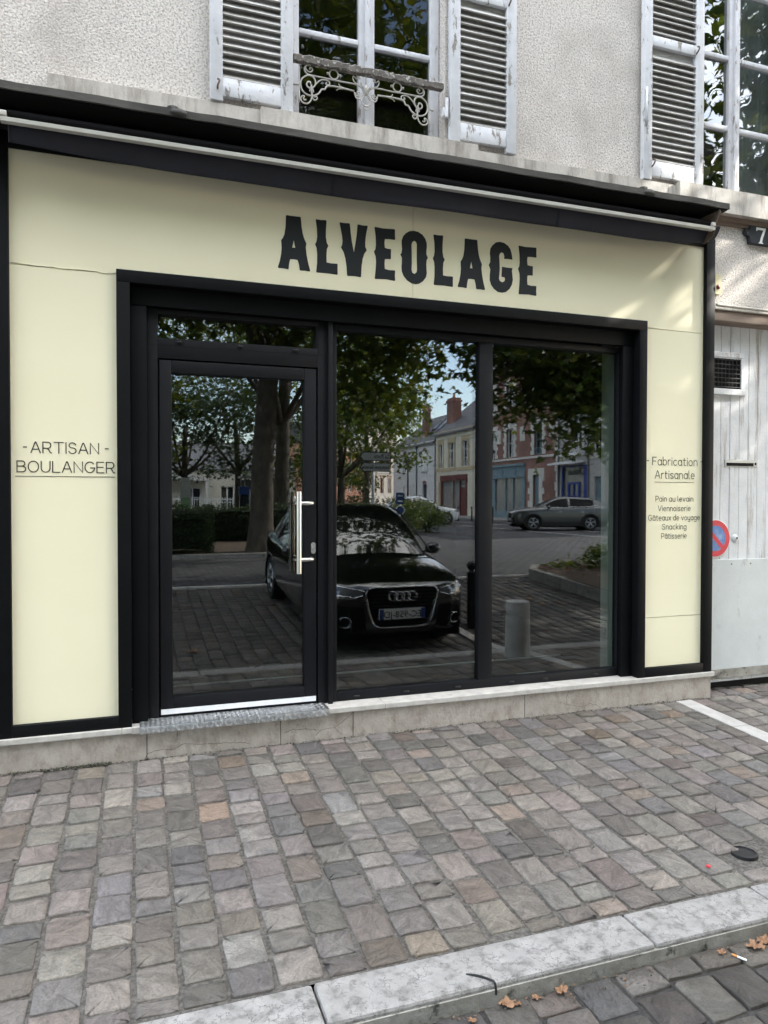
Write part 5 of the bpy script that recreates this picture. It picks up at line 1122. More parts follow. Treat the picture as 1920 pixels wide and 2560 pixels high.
p = lobes([(TX - 2.5, TY + 1.5, 8.6, 3.4, 3.2, 2.6, 7500), (TX + 2.5, TY + .8, 8.4, 3.4, 3.2, 2.4, 7500), (TX, TY + 1.5, 12.0, 5.0, 4.0, 3.0, 13000), (TX, TY + 4.0, 8.0, 3.6, 2.2, 1.8, 4500),
 (TX + 3.3, TY + .4, 5.0, 1.5, 1.5, 1.6, 2600), (TX + 1.9, TY + 2.2, 6.2, 2.0, 1.5, 1.0, 1800), (TX - 3.0, TY + 1.0, 6.0, 1.8, 1.6, 1.1, 1900), (TX + 4.4, TY + .4, 6.6, 1.4, 1.5, 1.2, 1700), (TX - .3, TY + 2.6, 6.4, 1.6, 1.4, .7, 1500), (TX - 5.0, TY, 7.2, 2.0, 2.2, 1.8, 2500), (TX + 5.2, TY + 1.5, 10.2, 2.8, 3.2, 3.0, 7500), (TX - 5.5, TY + 1.5, 11.0, 2.8, 3.2, 3.0, 7500), (TX, TY + 1.5, 15.5, 4.4, 4.0, 2.6, 9000), (TX + .6, TY - 1.5, 6.0, 1.6, 1.4, 1.0, 900)], .62)
leaves('crown', p, .22, GRN, T1, off=(TX, TY, .09))
# the near tree beside the bed: its low boughs hang into the mirrored view; unseen lobes are added to shade the shop
NX, NY = 11.2, -6.3
T4 = thing('plane_tree', 'plane tree in the kerbed corner bed, low boughs across the top of the right window', 'tree', (NX, NY, .0))
mb = MB(); limb(mb, [(NX, NY, -.2), (NX, NY, 1.5), (NX - .1, NY, 3.6), (NX - .2, NY, 5)], .36, .25, 14)
for dx, dy, dz in ((-6.6, -.3, 3.4), (-4.5, -2.0, 3.4), (-3.2, 1.8, 3.2), (1.5, -3.5, 3.8), (3.2, 1.0, 3.5), (-1.2, -.4, 6.2), (-4.8, .6, 4.2)):
    limb(mb, [(NX - .15, NY, 4.4), (NX + dx * .4, NY + dy * .4, 4.9 + dz * .35), (NX + dx, NY + dy, 4.8 + dz)], .17, .03)
for x, y, z, x2, y2, z2 in ((NX - 2.5, NY - 2.0, 5.4, 8.2, -9.6, 3.5), (NX - 3.0, NY - 1.4, 5.6, 7.3, -9.0, 3.9), (NX - 1.5, NY - 2.2, 5.2, 9.4, -9.8, 3.6), (NX - 2.2, NY - 2.4, 5.2, 8.6, -10.2, 3.1)):
    limb(mb, [(x, y, z), ((x + x2) / 2, (y + y2) / 2, (z + z2) / 2 + .35), (x2, y2, z2)], .05, .012, 7)
mb.build('trunk', M_bark, T4, smooth=True)
p = lobes([(NX - 1.0, NY + 2.55, 6.2, 1.8, 1.75, 2.3, 10500), (NX - 1.0, NY + 2.5, 8.9, 1.7, 1.0, 1.2, 3200), (NX - .8, NY + 4.1, 4.3, 1.0, .5, 1.3, 1300), (4.6, -6.6, 8.2, 2.4, 1.7, .9, 1500), (NX - 1.0, NY + 3.5, 10.7, 2.0, 1.35, 2.3, 8500), (NX - 1.0, NY + 4.5, 3.9, .9, .6, .9, 700), (NX + 3, NY + 1.2, 8.5, 2.6, 1.9, 3.2, 7500), (NX - .6, NY + 4.6, 4.6, 1.0, .5, 1.9, 1300), (NX - 3.5, NY - 3.0, 8.0, 3.0, 2.4, 2.4, 7500), (NX - 2.0, NY - 4.5, 10.5, 3.2, 2.6, 2.2, 6000), (NX, NY - 3.4, 7.6, 3.0, 2.4, 2.0, 4000),
 (NX - 2.6, NY - 3.2, 5.2, 2.0, 1.5, 1.0, 2300), (NX - 3.9, NY - 2.6, 5.6, 1.3, 1.6, 1.0, 1500), (NX - 1.4, NY - 3.4, 4.6, 1.6, 1.2, .9, 1500), (9.3, -8.3, 3.3, .9, .8, .5, 420), (9.8, -8.2, 4.2, 1.2, 1.0, .7, 1000), (8.5, -9.8, 3.9, .9, .7, .45, 420), (9.5, -9.7, 4.1, 1.0, .8, .6, 700), (NX + 3.5, NY - 2, 6.0, 2.2, 2.4, 1.6, 1800)], .72, spread=.45)
leaves('crown', p, .21, GRN, T4, off=(NX, NY, 0))
# further trees of the square
def small_tree(x, y, h, r, label, seed, cols=GRN, trunk_r=.16, zc=None, n=5200, name='street_tree', group=None, leafs=.19):
    t = thing(name, label, 'tree', (x, y, .09), group); zc = zc or h * .62; mb = MB(); random.seed(seed)
    limb(mb, [(x, y, -.1), (x + .05, y, h * .3), (x + random.uniform(-.2, .2), y, zc)], trunk_r, trunk_r * .5, 10)
    for i in range(6):
        a = i * 1.05 + seed; limb(mb, [(x, y, zc * .55), (x + r * .35 * math.cos(a), y + r * .35 * math.sin(a), zc * .8), (x + r * .75 * math.cos(a), y + r * .75 * math.sin(a), zc + .2 * h * random.random())], trunk_r * .4, .02, 7)
    mb.build('trunk', M_bark, t, smooth=True)
    L = [(x, y, zc + (h - zc) * .45, r * .85, r * .85, (h - zc) * .55, n * .4)]
    for i in range(7):
        a = i * .9 + seed; L.append((x + r * .62 * math.cos(a), y + r * .62 * math.sin(a), zc + random.uniform(-.25, .3) * (h - zc), r * .45, r * .45, (h - zc) * .33, n * .6 / 7))
    leaves('crown', lobes(L, 1, spread=.42), leafs, cols, t, off=(x, y, .09)); return t
small_tree(-6.5, -14.2, 18, 6.2, 'tall plane tree added to block low sky, crown at the left of the transom', 4, trunk_r=.4, zc=7.5, n=26000, leafs=.25)  # tree added to keep low sky light off the shop front
small_tree(-16.5, -12.5, 18, 6.5, 'unseen tall plane tree added to block low sky, left beyond the door view', 8, trunk_r=.4, zc=7.5, n=24000, leafs=.26)  # out-of-view tree, added to block low sky at far left
small_tree(4.95, -21.0, 11, 4.0, 'plane tree with pale trunk close behind the big trunk, mirrored beside the door handle', 2, trunk_r=.33, zc=7.6, n=6500)
small_tree(-1.4, -24.5, 9.5, 4.2, 'spreading tree with a stout leaning trunk at the left edge of the door reflection', 3, trunk_r=.34, zc=4.6, n=6500)
small_tree(1.9, -27.0, 9.5, 3.6, 'slim dark-trunked tree behind the hedge, left of the big trunk in the door', 5, DKG, trunk_r=.17, zc=4.5, n=6000)
small_tree(4.6, -30.5, 10, 3.4, 'slender tree with drooping boughs just left of the big trunk in the door reflection', 7, DKG, trunk_r=.18, zc=5.2, n=5000)
small_tree(8.4, -25.5, 9.5, 3.6, 'bushy tree right of the door handle, mirrored between the door and the window', 9, trunk_r=.2, zc=4.4, n=6500)
small_tree(11.0, -30.0, 10, 3.2, 'light green tree whose low boughs hang in front of the pink house in the window', 12, GRN, trunk_r=.16, zc=5.6, n=5500)
small_tree(12.2, -44.0, 6.2, 2.1, 'small round-headed tree with bare lower twigs before the pale brick house', 15, GRN, trunk_r=.16, zc=3.4, n=2000)
small_tree(20.3, -60.5, 6.5, 1.5, 'little tree at the corner between the pink house and the white house', 16, GRN, trunk_r=.1, zc=3.8, n=1200)
# beds and hedges
mb = MB(); mb.box(-12, 5.0, -26, -13.35, -.1, .17); struct('planting_bed', mb, M_soil)
mb = MB()
for i in range(17): mb.cbox(-12 + i, -11.008 + i, -13.36, -13.20, -.1, .20, c=.012)
struct('bed_kerb', mb, M_kerb)
mb = MB(); mb.prism([(7.05, -4.55, -.06), (7.05, -7.15, .07), (8.3, -7.9, .09), (16, -7.9, .09), (16, -4.55, -.06)], (0, 0, .17)); struct('corner_bed', mb, M_soil)
mb = MB(); kp = [(7.05, -4.4), (7.0, -5.3), (6.98, -6.2), (6.95, -7.05), (7.3, -7.55), (8.2, -7.95), (9.3, -8.0), (10.5, -8.0), (12, -8.0), (16, -8.0)]
for (a, b), (c, d) in zip(kp, kp[1:]):
    v = Vector((c - a, d - b, 0)); nrm = Vector((-v.y, v.x, 0)).normalized() * .15; z1, z2 = gz(b), gz(d); e = v.normalized() * .004
    mb.prism([(a + e.x, b + e.y, z1 - .1), (c - e.x, d - e.y, z2 - .1), (c - e.x, d - e.y, z2 + .19), (a + e.x, b + e.y, z1 + .19)], nrm)
struct('corner_bed_kerb', mb, M_kerbface)
def hedge(name, label, x0, x1, y0, y1, z0, z1, n, cols=DKG, group=None):
    o = (( x0 + x1) / 2, (y0 + y1) / 2, z0); t = thing(name, label, 'hedge', o, group)
    bm = bmesh.new(); bmesh.ops.create_cube(bm, size=1); bmesh.ops.subdivide_edges(bm, edges=bm.edges[:], cuts=6, use_grid_fill=True); random.seed(int(x0 * 7))
    for v in bm.verts: v.co = Vector((o[0] + v.co.x * (x1 - x0 - .3), o[1] + v.co.y * (y1 - y0 - .3), (z0 + z1) / 2 + v.co.z * (z1 - z0 - .2))) + Vector([random.uniform(-.07, .07) for _ in range(3)])
    MB().bm(bm).build('hedge_core', pm(name + '_core', (.012, .018, .008), rough=1), t)
    q = rng.uniform(0, 1, (n, 3)); ax = rng.integers(0, 5, n); q[ax == 0, 1] = 1; q[ax == 1, 2] = 1; q[ax == 2, 0] = 0; q[ax == 3, 0] = 1; q[ax == 4, 1] = 1
    p = np.array([x0, y0, z0]) + q * np.array([x1 - x0, y1 - y0, z1 - z0]) + rng.normal(0, .06, (n, 3)); p[:, 2] += .05 * np.sin(p[:, 0] * 3) + .05 * np.sin(p[:, 0] * 7 + 1)
    leaves('foliage', p, .075, cols, t, tmpl=LT2, up=.2, off=o); return t
hedge('hedge', 'dense dark clipped hedge standing behind the kerb, mirrored low in the door', -6, 1.75, -15.4, -13.75, .15, 1.32, 15000)
hedge('hedge', 'low dark hedge in the shade behind the big plane trunk', 1.9, 8.4, -20.2, -19.0, .1, 1.25, 7000)
hedge('hedge', 'far clipped hedge in front of the railings and notice boards', -4, 8, -26.5, -25.6, .1, 1.15, 7000)
def shrub(x, y, r, h, label, seed, cols, n=1600, group='shrubs along the street corner', tm=LT2, s=.10):
    t = thing('shrub', label, 'shrub', (x, y, .09), group); mb = MB(); random.seed(seed)
    for i in range(9):
        a = i * .7 + seed; mb.tube(cr([(x, y, .05), (x + r * .3 * math.cos(a), y + r * .3 * math.sin(a), h * .4), (x + r * .65 * math.cos(a), y + r * .65 * math.sin(a), h * .8)], 3), .012, n=5)
    mb.build('stems', M_bark, t)
    L = [(x, y, h * .5, r * .75, r * .75, h * .42, n * .4)] + [(x + r * .5 * math.cos(i * 1.3 + seed), y + r * .5 * math.sin(i * 1.3 + seed), h * random.uniform(.35, .75), r * .45, r * .45, h * .3, n * .12) for i in range(5)]
    leaves('foliage', lobes(L, 1, spread=.13, per=20), s, cols, t, tmpl=tm, up=.3, off=(x, y, .09)); return t
YG = [(.075, .11, .03), (.10, .14, .035), (.055, .085, .025)]
shrub(12.1, -24.6, 1.1, 1.6, 'rounded yellow-green shrub nearest the curved kerb, rightmost of the shrubs', 1, YG, 4200)
shrub(10.4, -23.0, 1.1, 1.65, 'loose green shrub in front of the white hatchback, left of the rightmost shrub', 2, YG, 4200)
shrub(8.6, -21.6, 1.1, 1.5, 'tall feathery shrub behind the black car roof, beside the blue parking disc', 3, DKG, 2400)
shrub(7.0, -20.6, 1.2, 1.55, 'dark shrub behind the sign post with white flecks on top', 4, DKG, 2400)
shrub(9.6, -26.4, 1.3, 1.9, 'upright grassy shrub behind the parking disc, taller than its neighbours', 5, DKG, 2600)
shrub(6.0, -21.5, 1.0, 1.5, 'dark bushy shrub leftmost of the row behind the black car', 6, DKG, 2000)
for i, (x, y, h, lab) in enumerate(((8.6, -7.0, .75, 'leafy sapling in the corner bed, left of the other bed plants'), (9.7, -6.5, .6, 'low leafy plant in the middle of the corner bed'), (10.4, -7.2, .85, 'taller leafy plant toward the right of the corner bed'), (7.9, -7.3, .32, 'small weed tuft at the tip of the corner bed'))):
    shrub(x, y, .45, h, lab, 20 + i, GRN, 260, 'young plants in the corner bed', s=.11)
p = np.stack([rng.uniform(7.2, 11, 900), rng.uniform(-7.6, -4.7, 900), np.zeros(900)], 1); p[:, 2] = np.array([gz(v) + .18 for v in p[:, 1]])
o = leaves('leaf_litter', p, .07, [(.22, .13, .07), (.14, .08, .045), (.30, .19, .10)], None, up=2.); o['kind'] = 'stuff'

# grit and moss where the plinth meets the setts
k_ = 900; xs_ = rng.uniform(-1.2, 4.2, k_); ys_ = -.034 - np.abs(rng.normal(0, .012, k_)); p = np.stack([xs_, ys_, .05 * ys_ + .001], 1)
k2 = 500; p2 = np.stack([-.15 - np.abs(rng.normal(0, .28, k2)), -.036 - np.abs(rng.normal(0, .014, k2)), np.full(k2, .004)], 1)
o = leaves('wall_foot_grit', np.concatenate([p, p2]), .014, [(.06, .055, .045), (.10, .09, .075), (.035, .045, .02), (.05, .06, .025), (.18, .17, .15)], None, tmpl=LT2, up=.6); o['kind'] = 'stuff'
k_ = 1100; p = np.stack([rng.uniform(-1.5, 8, k_), -2.368 - np.abs(rng.normal(0, .035, k_)), np.full(k_, -.171)], 1)
o = leaves('gutter_grit', p, .013, [(.09, .08, .065), (.15, .14, .12), (.20, .13, .08), (.06, .055, .05)], None, tmpl=LT2, up=.8); o['kind'] = 'stuff'

# ------------------------------------------------------------------ houses across the square (local: x to the right along the front, y into the house)
def house(name, label, cat, loc, rz): 
    t = thing(name, label, cat, loc, None, local=True); t.rotation_euler = (0, 0, rz); return t
def front(t, x0, x1, z0, z1, holes, mat, depth=7., name='wall'):
    mb = MB(); wall_with_holes(mb, x0, x1, z0, z1, 0, .22, holes)
    mb.add([(x0, 0, z0), (x0, depth, z0), (x0, depth, z1), (x0, 0, z1)], [(0, 1, 2, 3)]); mb.add([(x1, 0, z0), (x1, depth, z0), (x1, depth, z1), (x1, 0, z1)], [(0, 3, 2, 1)])
    mb.add([(x0, depth, z0), (x1, depth, z0), (x1, depth, z1), (x0, depth, z1)], [(0, 1, 2, 3)]); mb.add([(x0, .30, z0), (x1, .30, z0), (x1, .30, z1), (x0, .30, z1)], [(0, 1, 2, 3)])
    return mb.build(name, mat, t)
def win(t, h, fm=None, pm_=None, bars=1, name='window', mull=True, guard=None, blind=0):
    x0, x1, z0, z1 = h; fm = fm or M_joinwhite; f = MB(); y = .14; b = .06
    f.box(x0, x0 + b, y, y + .06, z0, z1); f.box(x1 - b, x1, y, y + .06, z0, z1); f.box(x0 + b, x1 - b, y, y + .06, z0, z0 + b); f.box(x0 + b, x1 - b, y, y + .06, z1 - b, z1)
    m = (x0 + x1) / 2
    if mull: f.box(m - .045, m + .045, y - .01, y + .055, z0 + b, z1 - b)
    for i in range(bars):
        z = z0 + (z1 - z0) * (i + 1) / (bars + 1); f.box(x0 + b, x1 - b, y + .005, y + .05, z - .02, z + .02)
    o = f.build(name, fm, t); MB().box(x0 + b, x1 - b, y + .062, y + .07, z0 + b, z1 - b).build('pane', pm_ or M_pane, o)
    if guard:
        g = MB(); g.box(x0, x1, -.03, .0, z0 + .42, z0 + .46); g.box(x0, x1, -.03, 0, z0 + .04, z0 + .07); n = int((x1 - x0) / .11)
        for i in range(n): g.box(x0 + .05 + i * .11, x0 + .065 + i * .11, -.02, -.005, z0 + .07, z0 + .42)
        g.build('guard', guard, o)
    return o
def shut(t, x0, x1, z0, z1, mat, o):
    s = MB(); s.box(x0, x1, -.05, -.012, z0, z1); n = int((z1 - z0) / .09)
    for i in range(n): s.box(x0 + .05, x1 - .05, -.062, -.05, z0 + .05 + i * .09, z0 + .085 + i * .09)
    s.build('shutter', mat, o)
def quoins(mb, x0, x1, z0, z1, w=.30, n=6, top=.42):
    for k in range(n):
        a, b = z0 + (z1 - z0) * k / n + .004, z0 + (z1 - z0) * (k + 1) / n - .004; e = w if k % 2 == 0 else w * .62
        mb.box(x0 - e, x0 - .002, -.05, .03, a, b); mb.box(x1 + .002, x1 + e, -.05, .03, a, b)
    mb.box(x0 - w, x1 + w, -.05, .03, z1 + .004, z1 + top); m = (x0 + x1) / 2; mb.box(m - .14, m + .14, -.09, -.051, z1 + .01, z1 + top + .06)
def roof(t, x0, x1, ze, zr, depth, mat=None, over=.25):
    mb = MB(); d = depth / 2; s_ = (zr - ze) / d; a = ze - s_ * over
    vs = []
    for x in (x0, x1):
        vs += [(x, -over, a), (x, d, zr), (x, depth + over, a), (x, depth + over, a - .12), (x, d, zr - .14), (x, -over, a - .12)]
    mb.add(vs, [(0, 6, 7, 1), (1, 7, 8, 2), (0, 1, 4, 5), (1, 2, 3, 4), (6, 11, 10, 7), (7, 10, 9, 8), (0, 5, 11, 6), (5, 4, 10, 11), (4, 3, 9, 10), (2, 8, 9, 3)]); return mb.build('roof', mat or M_slate, t)
def chimney(rf, x0, x1, y0, y1, z0, z1, mat):
    m = MB(); m.box(x0, x1, y0, y1, z0, z1 - .35); m.box(x0 - .07, x1 + .07, y0 - .07, y1 + .07, z1 - .35, z1 - .18); m.box(x0 + .02, x1 - .02, y0 + .02, y1 - .02, z1 - .18, z1)
    o = m.build('chimney', mat, rf); MB().lathe([(.13, 0), (.10, .45)], c=((x0 + x1) / 2, (y0 + y1) / 2, z1), n=10).build('chimney_pot', M_brickpink, o)
def cz(z): return 1.56 + (z - 1.56) * 1.15
def cy(y): return -.26 - 4.55 + (.26 - y + 4.55) * 1.15     # local x on the street front for a measured depth
FX = 25.07; G0 = .15
# brick house with stone trim
A_ = house('brick_house', 'red brick house with white stone window surrounds and a blue-grey shopfront', 'house', (FX, 0, 0), -PI / 2)
X0, X1 = cy(-29.35), cy(-39.5)
wn = [(cy(-34.25), cy(-35.15)), (cy(-30.98), cy(-31.85)), (cy(-36.65), cy(-37.5)), (cy(-38.3), cy(-39.0))]
H1 = [(a, b, cz(4.12), cz(5.87)) for a, b in wn[:3]]; H2 = [(a, b, cz(7.15), cz(8.6)) for a, b in wn[:3]]
shop = (cy(-32.85), cy(-37.05), G0, cz(3.70)); dr = (cy(-31.28), cy(-31.95), G0, cz(2.96))
front(A_, X0, X1, .0, 11.2, H1 + H2 + [shop, dr], M_brick)
mb = MB()
for h in H1: quoins(mb, h[0], h[1], h[2], h[3], .42, 7, .36)
for h in H2: quoins(mb, h[0], h[1], h[2], h[3], .38, 6, .3)
quoins(mb, dr[0], dr[1], dr[2], dr[3], .62, 7, .42)
mb.box(X0, X1, -.07, .0, cz(3.93), cz(4.05)); mb.box(X0, X1, -.07, .0, cz(6.92), cz(7.05))
for k in range(14): mb.box(X0 + .001, X0 + (.34 if k % 2 else .2), -.045, .0, .3 + k * .6, .3 + k * .6 + .55)
for a in ((cy(-35.86), cy(-36.42)), (cy(-32.92), cy(-33.48)), (cy(-29.75), cy(-30.25))): mb.box(a[0], a[1], -.04, .0, cz(5.03), cz(5.88)); mb.box(a[0] + .12, a[1] - .12, -.06, -.041, cz(5.15), cz(5.76))
mb.build('stone_trim', M_stone, A_)
for h in H1 + H2: win(A_, h, M_bluegrey if h == H1[1] else M_joinwhite, guard=M_bluegrey if h == H1[1] else None)
mb = MB(); mb.box(dr[0], dr[1], .14, .2, dr[2], dr[3]); mb.box(dr[0] + .1, dr[1] - .1, .128, .139, dr[2] + .2, dr[2] + 1.2); mb.box(dr[0] + .1, dr[1] - .1, .128, .139, dr[2] + 1.35, dr[3] - .2); mb.build('door', M_bluegrey, A_)
x0, x1, z0, z1 = shop; sp = MB(); zt = cz(2.85)
sp.box(x0, x1, -.12, .02, zt, zt + .12); sp.box(x0, x1, -.16, .02, z1 - .16, z1); sp.box(x0, x0 + .42, -.06, .02, z0, zt); sp.box(x1 - .55, x1, -.06, .02, z0, zt); sp.box(x0 + .42, x1 - .55, -.06, .02, z0, z0 + .55)
sp.box(x0, x1, -.03, .02, zt + .12, z1 - .16)
for x in (x0 + .0, x0 + 1.25, x0 + 3.1, x1 - .1): sp.box(x, x + .1, -.07, -.031, zt + .12, z1 - .16)
for x in (x0 + .42, x0 + 1.6, x0 + 2.7): sp.box(x, x + .07, -.05, .04, z0 + .55, zt)
sp = sp.build('shopfront', M_bluegrey, A_); MB().box(x0 + .42, x1 - .55, .045, .05, z0 + .55, zt).build('shop_window', M_lace, sp)
roof(A_, X0, X1, 11.2, 13.5, 7)
# grey house with the blue shop
F_ = house('grey_house', 'grey rendered house with a small blue shop, pale canopy and white cross-braced balcony', 'house', (FX, 0, 0), -PI / 2)
X0b, X1b = cy(-20.5), cy(-29.33)
h1 = (cy(-27.1), cy(-28.15), cz(4.15), cz(6.0)); h2 = (cy(-25.45), cy(-26.2), cz(3.85), cz(5.4)); h3 = (cy(-22.6), cy(-23.5), cz(3.95), cz(5.6)); sh = (cy(-26.85), cy(-28.95), G0, cz(3.32)); d3 = (cy(-25.47), cy(-26.04), G0, cz(2.70)); d4 = (cy(-22.4), cy(-24.2), G0, cz(2.9))
front(F_, X0b, X1b, 0, 9.2, [h1, h2, h3, sh, d3, d4], M_greyrender)
mb = MB(); mb.box(X0b, cy(-26.6), -.06, 0, cz(3.62), cz(3.74)); mb.box(X0b, X1b, -.14, 0, cz(6.34), cz(6.5)); mb.box(h1[0] - .2, h1[0], -.04, 0, h1[2], h1[3] + .2); mb.box(h1[1], h1[1] + .2, -.04, 0, h1[2], h1[3] + .2); mb.box(h1[0] - .2, h1[1] + .2, -.041, 0, h1[3] + .2, h1[3] + .4); mb.build('stone_trim', M_stone, F_)
win(F_, h1, bars=3); o = win(F_, h2); shut(F_, h2[0] - .5, h2[0] - .02, h2[2], h2[3], M_joinwhite, o); shut(F_, h2[1] + .02, h2[1] + .5, h2[2], h2[3], M_joinwhite, o); o = win(F_, h3); shut(F_, h3[1] + .02, h3[1] + .5, h3[2], h3[3], M_joinwhite, o); win(F_, d4, bars=0)
mb = MB(); xa, xb, za, zb = cy(-26.98), cy(-28.75), cz(3.92), cz(4.20)
mb.box(xa, xb, -.40, -.36, za, za + .05); mb.box(xa, xb, -.40, -.36, zb, zb + .05)
n = 5
for i in range(n + 1): x = xa + (xb - xa) * i / n; mb.box(x - .02, x + .02, -.395, -.365, za + .05, zb)
for i in range(n):
    x = xa + (xb - xa) * i / n; y = x + (xb - xa) / n; a, b = (za + .05, zb) if i % 2 else (zb, za + .05); mb.tube([(x, -.38, a), (y, -.38, b)], .018, n=5)
mb.box(xa, xb, -.42, 0, za - .09, za - .002); mb.build('balcony', M_joinwhite, F_)
mb = MB(); mb.prism([(cy(-26.84), -.75, cz(3.38)), (cy(-29.4), -.75, cz(3.38)), (cy(-29.4), -.75, cz(3.47)), (cy(-26.84), -.75, cz(3.47))], (0, .74, .12)); mb.build('canopy', M_joinwhite, F_)
s_ = MB(); x0, x1, z0, z1 = sh; s_.box(x0 - .3, x0 + .05, -.05, .02, z0, z1); s_.box(x1 - .12, x1, -.05, .02, z0, z1); s_.box(x0 + .05, x1 - .12, -.03, .02, z1 - .08, z1)
dx0, dx1 = cy(-27.35), cy(-28.45); s_.box(dx0, dx0 + .16, .0, .08, z0, cz(2.45)); s_.box(dx1 - .16, dx1, .0, .08, z0, cz(2.45)); s_.box(dx0 + .16, dx1 - .16, 0, .08, cz(2.33), cz(2.45)); s_.box(dx0 + .16, dx1 - .16, 0, .08, z0, z0 + .75); s_.box(dx0 + .16, dx1 - .16, .01, .07, cz(1.62), cz(1.75)); mm = (dx0 + dx1) / 2; s_.box(mm - .05, mm + .05, .01, .075, z0 + .75, cz(1.62)); s_.box(mm - .05, mm + .05, .01, .075, cz(1.75), cz(2.33))
s_ = s_.build('shopfront', M_navy, F_); MB().box(x0 + .05, x1 - .12, .085, .09, z0, z1 - .08).build('shop_window', M_lace, s_)
font_mb('Oiseau', lambda a, b, d: (x0 + .13 + a, .07 - d, cz(2.84) + b), size=.62, depth=.01, align='LEFT').build('shop_lettering', M_plastic, s_)
mb = MB(); mb.box(d3[0], d3[1], .13, .2, d3[2], d3[3]); mb.build('door', M_bluegrey, F_)
mb = MB(); mb.tube([(X1b - .12, -.07, .2), (X1b - .12, -.07, 9)], .06, n=8); mb.tube([(cy(-26.5), -.07, .2), (cy(-26.5), -.07, cz(6.3))], .06, n=8); mb.build('downpipe', M_zinc, F_)
roof(F_, X0b, X1b, 9.2, 11.5, 7)
# cream house
C_ = house('cream_house', 'cream two-storey house with buff window trim and a dark red shopfront', 'house', (FX, 0, 0), -PI / 2)
X0c, X1c = cy(-39.52), cy(-46.44)
hs = [(cy(-45.0), cy(-45.75), cz(3.85), cz(5.68)), (cy(-42.9), cy(-43.9), cz(3.85), cz(5.68)), (cy(-40.6), cy(-41.6), cz(3.87), cz(5.68))]
shc = (cy(-40.75), cy(-45.35), G0, cz(3.30)); dc = (cy(-45.42), cy(-45.85), G0, cz(2.8))
front(C_, X0c, X1c, 0, cz(6.6), hs + [shc, dc], M_creamrender)
mb = MB()
for h in hs:
    mb.box(h[0] - .22, h[0] - .002, -.035, 0, h[2], h[3] + .35); mb.box(h[1] + .002, h[1] + .22, -.035, 0, h[2], h[3] + .35); mb.box(h[0] - .002, h[1] + .002, -.035, 0, h[3] + .002, h[3] + .35)
mb.box(X0c, X1c, -.05, 0, cz(3.60), cz(3.83)); mb.box(X0c, X1c, -.10, 0, cz(6.42), cz(6.60)); mb.box(X0c, X1c, -.02, 0, cz(6.0), cz(6.03)); mb.box(X1c - .25, X1c, -.021, 0, .1, cz(3.6))
mb.build('buff_trim', M_buff, C_)
for h in hs: win(C_, h, bars=2, guard=M_iron)
x0, x1, z0, z1 = shc; s_ = MB(); s_.box(x0, x1, -.10, .02, cz(2.88), z1); s_.box(x0, x0 + .3, -.05, .02, z0, cz(2.88)); s_.box(x1 - .3, x1, -.05, .02, z0, cz(2.88)); s_.box(x0 + .3, x0 + 1.35, .03, .08, z0, cz(2.4)); s_.box(x0 + 1.35, x0 + 1.47, -.03, .03, z0, cz(2.88)); s_.box(x0 + 1.47, x1 - .3, -.03, .03, z0, z0 + .35); s_.box(x0 + 2.6, x0 + 2.66, -.02, .03, z0 + .35, cz(2.88))
s_ = s_.build('shopfront', M_maroon, C_); MB().box(x0 + .3, x1 - .3, .085, .09, z0, cz(2.88)).build('shop_window', M_lace, s_)
MB().box(dc[0], dc[1], .12, .2, dc[2], dc[3]).build('door', M_buff, C_)
rf = roof(C_, X0c, X1c, cz(6.6), 10.6, 8)
chimney(rf, X1c - 1.5, X1c - .2, 1.0, 1.8, 8.0, 10.4, M_brick)
mb = MB(); mb.tube([(X1c - .05, -.06, .2), (X1c - .05, -.06, cz(6.3))], .055, n=8); mb.build('downpipe', M_zinc, C_)
# white house
W_ = house('white_house', 'white rendered house with slate roof, brick chimneys and white louvred shutters', 'house', (FX, 0, 0), -PI / 2)
X0w, X1w = cy(-46.48), cy(-56.0)
w1 = (cy(-52.76), cy(-53.55), cz(3.8), cz(5.38)); w2 = (cy(-48.1), cy(-49.15), cz(3.85), cz(5.35)); wd = (cy(-51.6), cy(-53.5), G0, cz(2.68)); w3 = (cy(-48.2), cy(-49.1), cz(1.2), cz(2.75))
front(W_, X0w, X1w, 0, cz(6.1), [w1, w2, wd, w3], M_whiterender)
o = win(W_, w1, pm_=M_pane); shut(W_, w1[0] - .42, w1[0] - .02, w1[2], w1[3], M_joinwhite, o); shut(W_, w1[1] + .02, w1[1] + .42, w1[2], w1[3], M_joinwhite, o)
o = win(W_, w2); shut(W_, w2[0] + .02, (w2[0] + w2[1]) / 2 - .01, w2[2] + .02, w2[3] - .02, M_joinwhite, o); shut(W_, (w2[0] + w2[1]) / 2 + .01, w2[1] - .02, w2[2] + .02, w2[3] - .02, M_joinwhite, o)
win(W_, w3, M_zinc); mb = MB(); mb.box(wd[0], wd[1], .13, .2, wd[2], wd[3]); mb.box((wd[0] + wd[1]) / 2 - .02, (wd[0] + wd[1]) / 2 + .02, .11, .129, wd[2], wd[3]); mb.build('garage_door', M_whiterender, W_)
mb = MB(); mb.box(X0w, X1w, -.10, 0, cz(5.96), cz(6.10)); 
for h in (w1, w2): mb.box(h[0] - .2, h[1] + .2, -.08, 0, h[2] - .16, h[2] - .03)
mb.build('cornice', M_stone, W_)
mb = MB()
for h in (w1, w2, w3):
    for k in (-2, -1, 0, 1, 2): m = (h[0] + h[1]) / 2 + k * .17; mb.box(m - .075, m + .075, -.03, 0, h[3] + .03, h[3] + .34 - abs(k) * .05)
mb.build('brick_lintel', M_brick, W_)
mb = MB(); x = cy(-50.24); mb.tube([(x, -.08, cz(2.0)), (x, -.08, cz(5.7)), (x, -.12, cz(6.05))], .065, n=8); mb.box(x - .13, x + .13, -.2, -.01, cz(5.72), cz(5.92)); mb.tube([(x, -.08, .1), (x, -.08, cz(2.0))], .05, n=8); mb.build('downpipe', M_zinc, W_)
